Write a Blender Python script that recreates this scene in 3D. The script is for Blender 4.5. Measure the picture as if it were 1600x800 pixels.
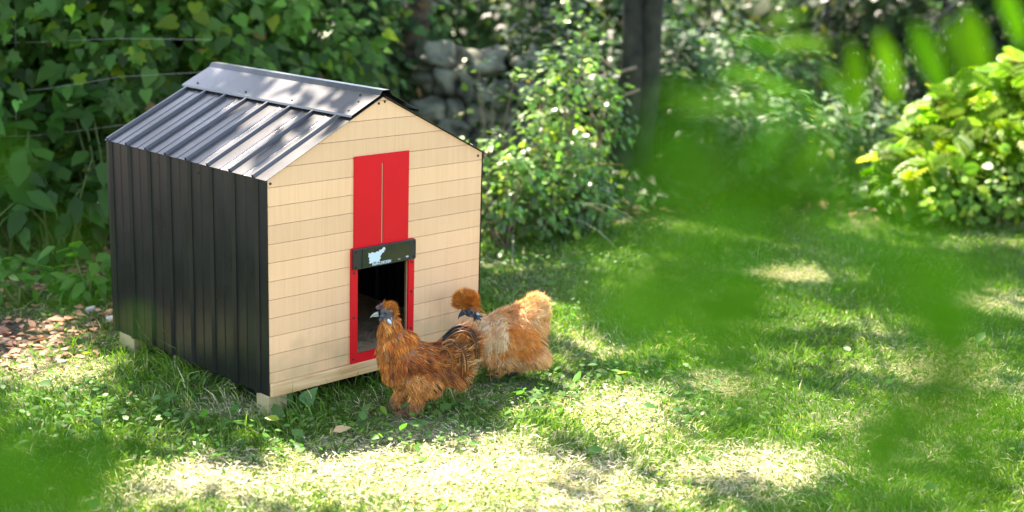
import bpy, math, random
import numpy as np
from mathutils import Matrix, Vector, noise as mnoise

random.seed(7)
rng = np.random.default_rng(7)
for o in list(bpy.data.objects):
    bpy.data.objects.remove(o)
scene = bpy.context.scene
COL = scene.collection

# ------------------------------------------------------------------ camera
def rot(a, b, c):
    Rx = np.array([[1, 0, 0], [0, math.cos(a), -math.sin(a)], [0, math.sin(a), math.cos(a)]])
    Ry = np.array([[math.cos(b), 0, math.sin(b)], [0, 1, 0], [-math.sin(b), 0, math.cos(b)]])
    Rz = np.array([[math.cos(c), -math.sin(c), 0], [math.sin(c), math.cos(c), 0], [0, 0, 1]])
    return Rz @ Ry @ Rx
FPX = 2155.4533
CAM = np.array([-2.2407, -3.1848, 1.4277])
RC = rot(1.3345, -.0308, -.7858)
cd = bpy.data.cameras.new('camera')
cam = bpy.data.objects.new('camera', cd)
COL.objects.link(cam)
cam.matrix_world = Matrix([list(RC[0]) + [CAM[0]], list(RC[1]) + [CAM[1]], list(RC[2]) + [CAM[2]], [0, 0, 0, 1]])
cd.sensor_width = 36
cd.lens = FPX / 1600 * 36
cd.clip_start = .05
cd.clip_end = 500
cd.dof.use_dof = True
cd.dof.focus_distance = 4.12
cd.dof.aperture_fstop = 1.75
scene.camera = cam

# ------------------------------------------------------------------ light
SUN = np.array([.13, .54, 1.0]); SUN /= np.linalg.norm(SUN)
el = math.asin(SUN[2]); az = math.atan2(SUN[0], SUN[1])
world = bpy.data.worlds.new('World'); scene.world = world
world.use_nodes = True
wn = world.node_tree
sky = wn.nodes.new('ShaderNodeTexSky'); sky.sky_type = 'NISHITA'; sky.sun_disc = False
sky.sun_elevation = el; sky.sun_rotation = az
wn.links.new(sky.outputs[0], wn.nodes['Background'].inputs[0])
wn.nodes['Background'].inputs[1].default_value = .15
sl = bpy.data.lights.new('sun', 'SUN'); sl.energy = 5.0; sl.angle = math.radians(.5); sl.color = (1, .97, .92)
so = bpy.data.objects.new('sun', sl); COL.objects.link(so)
so.rotation_euler = Vector(SUN).to_track_quat('Z', 'Y').to_euler()
vs = scene.view_settings
vs.view_transform = 'Standard'; vs.look = 'None'; vs.gamma = 1; vs.exposure = 2.46
vs.use_white_balance = True; vs.white_balance_temperature = 7600; vs.white_balance_tint = 16
scene.cycles.max_bounces = 8
scene.cycles.diffuse_bounces = 4
scene.cycles.transmission_bounces = 4
scene.cycles.caustics_reflective = False
scene.cycles.caustics_refractive = False
scene.cycles.sample_clamp_indirect = 6

def at(u, v, d):
    """point seen at pixel (u, v) of the 1600x800 photograph at distance d along the view axis"""
    return CAM + RC @ np.array([(u - 800) / FPX, -(v - 400) / FPX, -1]) * d
def gnd(u, v, z=0.):
    r = RC @ np.array([(u - 800) / FPX, -(v - 400) / FPX, -1])
    return CAM + r * (z - CAM[2]) / r[2]
def proj(P):
    q = (np.asarray(P) - CAM) @ RC
    return 800 + FPX * q[..., 0] / -q[..., 2], 400 - FPX * q[..., 1] / -q[..., 2], -q[..., 2]

# ------------------------------------------------------------------ helpers
def tag(o, label=None, cat=None, group=None, kind=None):
    if label: o['label'] = label
    if cat: o['category'] = cat
    if group: o['group'] = group
    if kind: o['kind'] = kind
    return o
def empty(name, loc=(0, 0, 0), rz=0, label=None, cat=None, group=None):
    o = bpy.data.objects.new(name, None); COL.objects.link(o)
    o.location = loc; o.rotation_euler = (0, 0, rz); o.empty_display_size = .05
    return tag(o, label, cat, group)
def link(name, me, mat, parent=None):
    o = bpy.data.objects.new(name, me); COL.objects.link(o)
    if mat and not me.materials: me.materials.append(mat)
    if parent: o.parent = parent
    return o
def np_mesh(name, V, F, mat, parent=None, col=None, smooth=False):
    """V (n,3), F (m,k) of equal sided faces, col (n,3) per vertex colour"""
    V = np.asarray(V, np.float32); F = np.asarray(F, np.int32)
    me = bpy.data.meshes.new(name)
    m, k = F.shape
    me.vertices.add(len(V)); me.vertices.foreach_set('co', V.ravel())
    me.loops.add(m * k); me.loops.foreach_set('vertex_index', F.ravel())
    me.polygons.add(m); me.polygons.foreach_set('loop_start', np.arange(0, m * k, k, dtype=np.int32))
    me.update(calc_edges=True)
    if col is not None:
        a = me.color_attributes.new('tint', 'FLOAT_COLOR', 'POINT')
        c = np.ones((len(V), 4), np.float32); c[:, :3] = col
        a.data.foreach_set('color', c.ravel())
    if smooth: me.polygons.foreach_set('use_smooth', np.ones(m, bool))
    return link(name, me, mat, parent)

class MB:
    def __init__(s): s.v = []; s.f = []
    def add(s, v, f):
        b = len(s.v); s.v += [tuple(p) for p in v]; s.f += [tuple(i + b for i in q) for q in f]; return s
    def box(s, a, b):
        x0, y0, z0 = a; x1, y1, z1 = b
        return s.add([(x0, y0, z0), (x1, y0, z0), (x1, y1, z0), (x0, y1, z0), (x0, y0, z1), (x1, y0, z1), (x1, y1, z1), (x0, y1, z1)],
                     [(3, 2, 1, 0), (4, 5, 6, 7), (0, 1, 5, 4), (1, 2, 6, 5), (2, 3, 7, 6), (3, 0, 4, 7)])
    def prism_y(s, poly, y0, y1):
        """polygon of (x,z) extruded from y0 to y1"""
        n = len(poly)
        v = [(x, y0, z) for x, z in poly] + [(x, y1, z) for x, z in poly]
        f = [tuple(range(n)), tuple(range(2 * n - 1, n - 1, -1))] + [(i, i + n, (i + 1) % n + n, (i + 1) % n) for i in range(n)]
        return s.add(v, f)
    def tube(s, pts, rad, n=8):
        pts = [Vector(p) for p in pts]
        if not hasattr(rad, '__len__'): rad = [rad] * len(pts)
        v = []; f = []; up = Vector((.31, .17, .93))
        for i, p in enumerate(pts):
            t = (pts[min(i + 1, len(pts) - 1)] - pts[max(i - 1, 0)]).normalized()
            a = t.cross(up)
            if a.length < 1e-3: a = t.cross(Vector((1, 0, 0)))
            a.normalize(); b = t.cross(a)
            for k in range(n):
                w = 2 * math.pi * k / n
                v.append(p + (a * math.cos(w) + b * math.sin(w)) * rad[i])
        for i in range(len(pts) - 1):
            for k in range(n):
                f.append((i * n + k, i * n + (k + 1) % n, (i + 1) * n + (k + 1) % n, (i + 1) * n + k))
        f.append(tuple(range(n - 1, -1, -1))); f.append(tuple((len(pts) - 1) * n + k for k in range(n)))
        return s.add(v, f)
    def build(s, name, mat, parent=None, bevel=0, smooth=False):
        me = bpy.data.meshes.new(name); me.from_pydata(s.v, [], s.f); me.update()
        if smooth: me.polygons.foreach_set('use_smooth', [True] * len(me.polygons))
        o = link(name, me, mat, parent)
        if bevel:
            m = o.modifiers.new('bevel', 'BEVEL'); m.width = bevel; m.segments = 2; m.limit_method = 'ANGLE'
        return o

def norm(a):
    return a / np.maximum(np.linalg.norm(a, axis=-1, keepdims=True), 1e-9)
_T = {}
def vnoise(x, y, scale=1., seed=0):
    """smooth value noise in 0..1"""
    if seed not in _T: _T[seed] = np.random.default_rng(1000 + seed).random((256, 256))
    T = _T[seed]
    x = np.asarray(x) * scale; y = np.asarray(y) * scale
    i = np.floor(x).astype(int); j = np.floor(y).astype(int); a = x - i; b = y - j
    a = a * a * (3 - 2 * a); b = b * b * (3 - 2 * b)
    g = lambda p, q: T[p % 256, q % 256]
    return (g(i, j) * (1 - a) + g(i + 1, j) * a) * (1 - b) + (g(i, j + 1) * (1 - a) + g(i + 1, j + 1) * a) * b
def fbm(x, y, scale, seed=0):
    return vnoise(x, y, scale, seed) * .55 + vnoise(x, y, scale * 2.1, seed + 1) * .3 + vnoise(x, y, scale * 4.3, seed + 2) * .15

# ------------------------------------------------------------------ materials
def mat_new(name):
    m = bpy.data.materials.new(name); m.use_nodes = True
    nt = m.node_tree; return m, nt, nt.nodes['Principled BSDF'], nt.nodes['Material Output']
def simple(name, col, rough=.5, metal=0, coat=0, noise=0, nscale=40, bump=0, spec=.5):
    m, nt, p, out = mat_new(name)
    p.inputs['Base Color'].default_value = (*col, 1); p.inputs['Roughness'].default_value = rough
    p.inputs['Metallic'].default_value = metal; p.inputs['Coat Weight'].default_value = coat
    p.inputs['Specular IOR Level'].default_value = spec
    if noise or bump:
        tc = nt.nodes.new('ShaderNodeTexCoord'); n = nt.nodes.new('ShaderNodeTexNoise')
        n.inputs['Scale'].default_value = nscale; n.inputs['Detail'].default_value = 6
        nt.links.new(tc.outputs['Object'], n.inputs['Vector'])
        if noise:
            r = nt.nodes.new('ShaderNodeValToRGB')
            r.color_ramp.elements[0].position = .3; r.color_ramp.elements[1].position = .7
            r.color_ramp.elements[0].color = (*[c * (1 - noise) for c in col], 1)
            r.color_ramp.elements[1].color = (*[min(1, c * (1 + noise)) for c in col], 1)
            nt.links.new(n.outputs[0], r.inputs[0]); nt.links.new(r.outputs[0], p.inputs['Base Color'])
        if bump:
            b = nt.nodes.new('ShaderNodeBump'); b.inputs['Strength'].default_value = bump; b.inputs['Distance'].default_value = .01
            nt.links.new(n.outputs[0], b.inputs['Height']); nt.links.new(b.outputs[0], p.inputs['Normal'])
    return m
def leafy(name, trans=.35, rough=.45, spec=.5, tint=(1., 1.25, .5)):
    """foliage / feather material: colour from the mesh's own tint, thin translucency"""
    m, nt, p, out = mat_new(name)
    at_ = nt.nodes.new('ShaderNodeAttribute'); at_.attribute_name = 'tint'
    nt.links.new(at_.outputs['Color'], p.inputs['Base Color'])
    p.inputs['Roughness'].default_value = rough; p.inputs['Specular IOR Level'].default_value = spec
    if trans:
        t = nt.nodes.new('ShaderNodeBsdfTranslucent'); mx = nt.nodes.new('ShaderNodeMixShader')
        mu = nt.nodes.new('ShaderNodeMix'); mu.data_type = 'RGBA'; mu.blend_type = 'MULTIPLY'
        mu.inputs['Factor'].default_value = 1
        nt.links.new(at_.outputs['Color'], mu.inputs[6]); mu.inputs[7].default_value = (*[c * 1.5 for c in tint], 1)
        nt.links.new(mu.outputs[2], t.inputs['Color'])
        mx.inputs[0].default_value = trans
        nt.links.new(p.outputs[0], mx.inputs[1]); nt.links.new(t.outputs[0], mx.inputs[2])
        nt.links.new(mx.outputs[0], out.inputs['Surface'])
    return m

M_LEAF = leafy('leaf', .40, .42, .22)
M_NEAR = leafy('near_leaf', .4, .8, .05)
M_GLOSSY = leafy('glossy_leaf', .38, .32, .4)
M_GRASS = leafy('grass', .35, .5, .4, (1., 1.15, .5))
M_FEATHER = leafy('feather', .18, .6, .3, (1.0, .9, .8))
M_SKIN = leafy('skin', 0, .5)
M_BARK = simple('bark', (.07, .05, .035), .9, noise=.6, nscale=18, bump=.9)
M_BARKP = simple('pale_bark', (.022, .023, .012), .9, noise=.9, nscale=9, bump=.9)
M_TWIG = simple('twig', (.20, .15, .09), .8, noise=.4, nscale=30)
M_STEM = simple('green_stem', (.08, .13, .03), .6)
M_STONE = simple('field_stone', (.14, .145, .10), .95, noise=.75, nscale=9, bump=.8)
M_WIRE = simple('galvanised_wire', (.45, .45, .43), .45, metal=.7)
M_RED = simple('red_enamel', (.62, .008, .014), .42, noise=.06, nscale=6, spec=.2)
M_BLACKPL = simple('black_plastic', (.018, .02, .021), .32, noise=.2, nscale=20)
M_SCREW = simple('dark_screw', (.03, .027, .025), .4, metal=.6)
M_PRINT = simple('pale_print', (.50, .62, .66), .6)
M_TEETH = simple('rack_tooth', (.62, .42, .22), .6)
M_DARKWOOD = simple('groove_wood', (.16, .09, .045), .85)
M_STRAW = leafy('straw', .15, .7, .3, (1, .9, .6))

def metal_sheet(name='anthracite_sheet', coat=.08, spec=.4, pan_sheen=False):
    m, nt, p, out = mat_new(name)
    tc = nt.nodes.new('ShaderNodeTexCoord'); n = nt.nodes.new('ShaderNodeTexNoise')
    n.inputs['Scale'].default_value = 6; n.inputs['Detail'].default_value = 8
    nt.links.new(tc.outputs['Object'], n.inputs['Vector'])
    r = nt.nodes.new('ShaderNodeMapRange'); r.inputs['From Min'].default_value = .3; r.inputs['From Max'].default_value = .7
    r.inputs['To Min'].default_value = .27; r.inputs['To Max'].default_value = .38
    nt.links.new(n.outputs[0], r.inputs['Value']); nt.links.new(r.outputs[0], p.inputs['Roughness'])
    p.inputs['Base Color'].default_value = (.016, .017, .021, 1); p.inputs['Metallic'].default_value = 0
    p.inputs['Specular IOR Level'].default_value = spec
    p.inputs['Coat Weight'].default_value = coat; p.inputs['Coat Roughness'].default_value = .26; p.inputs['Coat IOR'].default_value = 1.7
    d3 = nt.nodes.new('ShaderNodeTexNoise'); d3.inputs['Scale'].default_value = 9; d3.inputs['Detail'].default_value = 12; d3.inputs['Roughness'].default_value = .7
    mp = nt.nodes.new('ShaderNodeMapping'); mp.inputs['Scale'].default_value = (1, 4, .6); nt.links.new(tc.outputs['Object'], mp.inputs[0]); nt.links.new(mp.outputs[0], d3.inputs['Vector'])
    cr = nt.nodes.new('ShaderNodeValToRGB'); cr.color_ramp.elements[0].position = .45; cr.color_ramp.elements[0].color = (.0035, .004, .006, 1)
    cr.color_ramp.elements[1].position = .8; cr.color_ramp.elements[1].color = (.014, .014, .013, 1)
    nt.links.new(d3.outputs[0], cr.inputs[0]); nt.links.new(cr.outputs[0], p.inputs['Base Color'])
    if pan_sheen:       # lighter grey on the flat roof pans, standing in for reflected sky
        ge = nt.nodes.new('ShaderNodeNewGeometry'); sp = nt.nodes.new('ShaderNodeSeparateXYZ'); nt.links.new(ge.outputs['Normal'], sp.inputs[0])
        md = nt.nodes.new('ShaderNodeMapRange'); md.inputs['From Min'].default_value = .80; md.inputs['From Max'].default_value = .88; nt.links.new(sp.outputs[2], md.inputs['Value'])
        md.inputs['To Max'].default_value = .75
        mx = nt.nodes.new('ShaderNodeMix'); mx.data_type = 'RGBA'; nt.links.new(md.outputs[0], mx.inputs['Factor'])
        nt.links.new(cr.outputs[0], mx.inputs[6]); mx.inputs[7].default_value = (.040, .041, .042, 1); nt.links.new(mx.outputs[2], p.inputs['Base Color'])
    b = nt.nodes.new('ShaderNodeBump'); b.inputs['Strength'].default_value = .02; b.inputs['Distance'].default_value = .02
    nt.links.new(n.outputs[0], b.inputs['Height']); nt.links.new(b.outputs[0], p.inputs['Normal'])
    return m
M_METAL = metal_sheet()
M_ROOF = metal_sheet('sheen_roof_sheet', .42, .6, True)  # same metal, with sky and sun sheen put into lighter pans

def plywood(name, base, dark, vert=True, gs=48, stain=0):
    m, nt, p, out = mat_new(name)
    tc = nt.nodes.new('ShaderNodeTexCoord'); mp = nt.nodes.new('ShaderNodeMapping')
    mp.inputs['Scale'].default_value = (gs, gs, 1.6) if vert else (1.8, gs, gs * 1.2)
    n = nt.nodes.new('ShaderNodeTexNoise'); n.inputs['Scale'].default_value = 3.; n.inputs['Detail'].default_value = 9
    n.inputs['Distortion'].default_value = .6
    nt.links.new(tc.outputs['Object'], mp.inputs[0]); nt.links.new(mp.outputs[0], n.inputs['Vector'])
    n2 = nt.nodes.new('ShaderNodeTexNoise'); n2.inputs['Scale'].default_value = 5.; n2.inputs['Detail'].default_value = 3
    nt.links.new(tc.outputs['Object'], n2.inputs['Vector'])
    ad = nt.nodes.new('ShaderNodeMath'); ad.operation = 'MULTIPLY_ADD'; ad.inputs[1].default_value = .6
    nt.links.new(n.outputs[0], ad.inputs[0])
    m2 = nt.nodes.new('ShaderNodeMath'); m2.operation = 'MULTIPLY'; m2.inputs[1].default_value = .4
    nt.links.new(n2.outputs[0], m2.inputs[0]); nt.links.new(m2.outputs[0], ad.inputs[2])
    r = nt.nodes.new('ShaderNodeValToRGB')
    r.color_ramp.elements[0].position = .36; r.color_ramp.elements[0].color = (*dark, 1)
    r.color_ramp.elements[1].position = .58; r.color_ramp.elements[1].color = (*base, 1)
    nt.links.new(ad.outputs[0], r.inputs[0]); nt.links.new(r.outputs[0], p.inputs['Base Color'])
    if stain:      # every board a slightly different tone
        s0 = nt.nodes.new('ShaderNodeSeparateXYZ'); nt.links.new(tc.outputs['Object'], s0.inputs[0])
        q0 = nt.nodes.new('ShaderNodeMath'); q0.operation = 'MULTIPLY_ADD'; q0.inputs[1].default_value = 1 / .055; q0.inputs[2].default_value = -.735 / .055 + 60
        nt.links.new(s0.outputs[2], q0.inputs[0]); f0 = nt.nodes.new('ShaderNodeMath'); f0.operation = 'FLOOR'; nt.links.new(q0.outputs[0], f0.inputs[0])
        w0_ = nt.nodes.new('ShaderNodeTexWhiteNoise'); w0_.noise_dimensions = '1D'; nt.links.new(f0.outputs[0], w0_.inputs['W'])
        mr0 = nt.nodes.new('ShaderNodeMapRange'); mr0.inputs['To Min'].default_value = .88; mr0.inputs['To Max'].default_value = 1.04; nt.links.new(w0_.outputs['Value'], mr0.inputs['Value'])
        sc0 = nt.nodes.new('ShaderNodeVectorMath'); sc0.operation = 'SCALE'; nt.links.new(r.outputs[0], sc0.inputs[0]); nt.links.new(mr0.outputs[0], sc0.inputs['Scale'])
        r = sc0
    if stain:      # damp greenish splash marks on the lowest boards
        sx = nt.nodes.new('ShaderNodeSeparateXYZ'); nt.links.new(tc.outputs['Object'], sx.inputs[0])
        mr = nt.nodes.new('ShaderNodeMapRange'); mr.inputs['From Min'].default_value = .34; mr.inputs['From Max'].default_value = .07
        mr.inputs['To Min'].default_value = -.25; mr.inputs['To Max'].default_value = .45
        nt.links.new(sx.outputs[2], mr.inputs['Value'])
        n3 = nt.nodes.new('ShaderNodeTexNoise'); n3.inputs['Scale'].default_value = 14; n3.inputs['Detail'].default_value = 7
        nt.links.new(tc.outputs['Object'], n3.inputs['Vector'])
        a3 = nt.nodes.new('ShaderNodeMath'); a3.operation = 'ADD'; nt.links.new(mr.outputs[0], a3.inputs[0]); nt.links.new(n3.outputs[0], a3.inputs[1])
        r3 = nt.nodes.new('ShaderNodeMapRange'); r3.inputs['From Min'].default_value = .55; r3.inputs['From Max'].default_value = 1.05; r3.inputs['To Max'].default_value = stain
        nt.links.new(a3.outputs[0], r3.inputs['Value'])
        mx = nt.nodes.new('ShaderNodeMix'); mx.data_type = 'RGBA'; nt.links.new(r3.outputs[0], mx.inputs['Factor'])
        nt.links.new(r.outputs[0], mx.inputs[6]); mx.inputs[7].default_value = (.33, .27, .13, 1); nt.links.new(mx.outputs[2], p.inputs['Base Color'])
    p.inputs['Roughness'].default_value = .6
    b = nt.nodes.new('ShaderNodeBump'); b.inputs['Strength'].default_value = .1; b.inputs['Distance'].default_value = .003
    nt.links.new(n.outputs[0], b.inputs['Height']); nt.links.new(b.outputs[0], p.inputs['Normal'])
    return m
M_PLY = plywood('birch_plywood', (.82, .50, .275), (.76, .45, .235), stain=.6)
M_PINE = plywood('pine_beam', (.68, .45, .23), (.46, .26, .10), vert=False, gs=26)
M_POST = plywood('treated_post', (.40, .33, .17), (.26, .20, .09), vert=True, gs=14, stain=.85)

def ground_mat():
    m, nt, p, out = mat_new('lawn_soil')
    a = nt.nodes.new('ShaderNodeAttribute'); a.attribute_name = 'tint'
    tc = nt.nodes.new('ShaderNodeTexCoord'); n = nt.nodes.new('ShaderNodeTexNoise')
    n.inputs['Scale'].default_value = 60; n.inputs['Detail'].default_value = 8
    nt.links.new(tc.outputs['Object'], n.inputs['Vector'])
    r = nt.nodes.new('ShaderNodeMapRange'); r.inputs['From Min'].default_value = .3; r.inputs['From Max'].default_value = .7
    r.inputs['To Min'].default_value = .5; r.inputs['To Max'].default_value = 1.3
    nt.links.new(n.outputs[0], r.inputs['Value'])
    mu = nt.nodes.new('ShaderNodeVectorMath'); mu.operation = 'SCALE'
    nt.links.new(a.outputs['Color'], mu.inputs[0]); nt.links.new(r.outputs[0], mu.inputs['Scale'])
    nt.links.new(mu.outputs[0], p.inputs['Base Color']); p.inputs['Roughness'].default_value = 1
    b = nt.nodes.new('ShaderNodeBump'); b.inputs['Strength'].default_value = .7; b.inputs['Distance'].default_value = .01
    nt.links.new(n.outputs[0], b.inputs['Height']); nt.links.new(b.outputs[0], p.inputs['Normal'])
    return m
M_GROUND = ground_mat()

# ------------------------------------------------------------------ ground
DRY = [(720, 755, .46), (500, 780, .24), (960, 650, .26), (1230, 430, .20), (1500, 600, .30), (390, 640, .14), (930, 545, .16),
       (100, 585, .18), (860, 760, .28), (1120, 600, .14), (300, 745, .16), (1540, 470, .2), (1150, 740, .2)]
DRYP = np.array([list(gnd(u, v)[:2]) + [r] for u, v, r in DRY])
def dryness(x, y):
    x = np.asarray(x); y = np.asarray(y); d = np.zeros_like(x, float)
    for px, py, r in DRYP: d = np.maximum(d, np.exp(-((x - px) ** 2 + (y - py) ** 2) / (1.2 * r * r)))
    return np.clip(d * .95 - .08 + (fbm(x, y, 3.2, 5) - .5) * 1.2, 0, 1)
SOIL0 = gnd(40, 525)
def bare(x, y):
    """bare earth with leaf litter: left of the coop, under the hedge"""
    a = np.exp(-(((x - SOIL0[0]) * .8) ** 2 + ((y - SOIL0[1])) ** 2) / .12)
    u, v, d = proj(np.stack([x, y, np.zeros_like(x)], -1))
    # hedge line runs through these ground points
    hx, hy = HEDGE[:, 0], HEDGE[:, 1]
    s = (x + CAM[0] * 0) - (y)               # rough coordinate along the hedge
    order = np.argsort(hx - hy)
    far = np.interp(s, (hx - hy)[order], (hx + hy)[order])
    return np.clip(np.maximum(a, ((x + y) - far) / .35), 0, 1)
HEDGE = np.array([gnd(u, v)[:2] for u, v in ((-150, 500), (60, 475), (165, 455), (420, 380), (800, 360), (900, 372), (1000, 350), (1200, 335), (1400, 350), (1600, 365), (1800, 380))])
nx = 260
gx = np.concatenate([np.linspace(-80, -5, 14)[:-1], np.linspace(-5, 13, nx), np.linspace(13, 80, 14)[1:]])
X, Y = np.meshgrid(gx, gx, indexing='ij')
def height(x, y):
    u_, v_ = x * .707 + y * .707, x * .707 - y * .707        # depth and across, seen from the lawn
    bank = np.clip((u_ - 6.2) / 8, 0, 1) ** 1.3 * 1.9 + np.clip((u_ - 14) / 60, 0, 1) * 5
    return bank + (fbm(x, y, 1.3, 9) - .5) * .035
Z = height(X, Y) - height(np.array(.4), np.array(-.2))
def hz(x, y): return height(np.asarray(x, float), np.asarray(y, float)) - height(np.array(.4), np.array(-.2))
n1 = len(gx)
idx = np.arange(n1 * n1).reshape(n1, n1)
F = np.stack([idx[:-1, :-1], idx[1:, :-1], idx[1:, 1:], idx[:-1, 1:]], -1).reshape(-1, 4)
dr = dryness(X, Y).ravel()[:, None]; br = bare(X, Y).ravel()[:, None]
c = np.array([.045, .065, .022]) * (1 - dr) + np.array([.26, .23, .12]) * dr
c = c * (1 - br) + np.array([.06, .042, .026]) * br
ground = np_mesh('ground', np.stack([X, Y, Z], -1).reshape(-1, 3), F, M_GROUND, col=c, smooth=True)
tag(ground, 'lawn soil and earth under the hedge', kind='structure')

# ------------------------------------------------------------------ leaves
def tris(*t): return np.array(t)
LEAF = {
    'ovate': (np.array([(0, 0, 0), (.3, .26, .05), (.65, .2, .02), (1, 0, -.08), (.65, -.2, .02), (.3, -.26, .05), (.3, 0, 0), (.65, 0, -.02)]),
              tris((0, 6, 1), (1, 6, 7), (1, 7, 2), (2, 7, 3), (0, 5, 6), (5, 7, 6), (5, 4, 7), (4, 3, 7))),
    'heart': (np.array([(0, 0, 0), (-.14, .22, .03), (.05, .42, .04), (.35, .38, .02), (.65, .2, -.02), (1, 0, -.12), (.65, -.2, -.02), (.35, -.38, .02), (.05, -.42, .04), (-.14, -.22, .03), (.4, 0, -.04)]),
              tris((0, 10, 1), (1, 10, 2), (2, 10, 3), (3, 10, 4), (4, 10, 5), (0, 9, 10), (9, 8, 10), (8, 7, 10), (7, 6, 10), (6, 5, 10))),
    'ivy': (np.array([(0, 0, 0), (-.1, .22, .03), (.08, .5, .0), (.3, .3, .03), (.55, .38, -.02), (.6, .2, 0), (1, 0, -.1), (.6, -.2, 0), (.55, -.38, -.02), (.3, -.3, .03), (.08, -.5, 0), (-.1, -.22, .03), (.35, 0, -.03)]),
            tris((0, 12, 1), (1, 12, 2), (2, 12, 3), (3, 12, 4), (4, 12, 5), (5, 12, 6), (0, 11, 12), (11, 10, 12), (10, 9, 12), (9, 8, 12), (8, 7, 12), (7, 6, 12))),
    'small': (np.array([(0, 0, 0), (.35, .3, .04), (.8, .22, 0), (1, 0, -.05), (.8, -.22, 0), (.35, -.3, .04)]),
              tris((0, 5, 1), (1, 5, 4), (1, 4, 2), (2, 4, 3))),
    'long': (np.array([(0, .02, 0), (.3, .045, .1), (.65, .04, .08), (1, 0, -.1), (.65, -.04, .08), (.3, -.045, .1), (0, -.02, 0)]),
             tris((0, 6, 5), (0, 5, 1), (1, 5, 4), (1, 4, 2), (2, 4, 3))),
}
def pinnate(n=9, w=.34, drop=.12, lw=.10):
    """a compound leaf: pairs of leaflets along a midrib"""
    V = []; Fc = []
    for i in range(n):
        t = .12 + .86 * i / (n - 1)
        L = w * math.sin(math.pi * min(1, .18 + t * .82)) ** .7 + .05
        for s in (-1, 1):
            b = len(V); a = math.radians(62 - 22 * t)
            dx, dy = math.cos(a) * L, s * math.sin(a) * L
            ox, oy = -dy / L * lw * .5, dx / L * lw * .5
            z0 = -drop * t * t
            V += [(t, 0, z0), (t + dx * .45 + ox, dy * .45 + oy, z0 + .02), (t + dx, dy, z0 - .04), (t + dx * .45 - ox, dy * .45 - oy, z0 + .02)]
            Fc += [(b, b + 1, b + 2), (b, b + 2, b + 3)] if s < 0 else [(b, b + 2, b + 1), (b, b + 3, b + 2)]
    b = len(V); V += [(0, .008, 0), (0, -.008, 0), (1, .003, -drop), (1, -.003, -drop)]; Fc += [(b, b + 1, b + 3), (b, b + 3, b + 2)]
    return np.array(V), np.array(Fc)
LEAF['lance'] = (np.array([(0, 0, 0), (.3, .13, .02), (.65, .11, .02), (1, 0, -.08), (.65, -.11, .02), (.3, -.13, .02), (.3, 0, 0), (.65, 0, -.01)]), LEAF['ovate'][1])
LEAF['fern'] = pinnate(12, .30, .18, .075)
LEAF['compound'] = pinnate(7, .36, .12, .2)

def leaves(kind, P, Xd, N, S, C):
    """P (n,3) base, Xd (n,3) pointing direction, N (n,3) approx normal, S (n,) length, C (n,3) colour"""
    T, Fc = LEAF[kind]
    Xd = norm(Xd); Yd = norm(np.cross(N, Xd)); Zd = np.cross(Xd, Yd)
    V = P[:, None] + (T[None, :, 0:1] * Xd[:, None] + T[None, :, 1:2] * Yd[:, None] + T[None, :, 2:3] * Zd[:, None]) * S[:, None, None]
    n, k = V.shape[:2]
    F = (Fc[None] + (np.arange(n) * k)[:, None, None]).reshape(-1, 3)
    return V.reshape(-1, 3), F, np.repeat(C, k, axis=0)
def join(parts):
    Vs, Fs, Cs = [], [], []; b = 0
    for V, F, C in parts:
        Vs.append(V); Fs.append(F + b); Cs.append(C); b += len(V)
    return np.concatenate(Vs), np.concatenate(Fs), np.concatenate(Cs)
def leafcol(n, base, var=.3, yellow=.06, dead=.01, r=rng):
    c = np.array(base)[None] * np.exp(r.normal(0, var, (n, 1))) * np.exp(r.normal(0, .08, (n, 3)))
    y = r.random(n) < yellow; c[y] *= np.array([2.6, 1.7, .6])
    q = r.random(n) < dead; c[q] = np.array([.30, .19, .08]) * r.uniform(.5, 1.2, (q.sum(), 1))
    return np.clip(c, .003, .6)
def rdir(n, r=rng):
    return norm(r.normal(size=(n, 3)))

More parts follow.
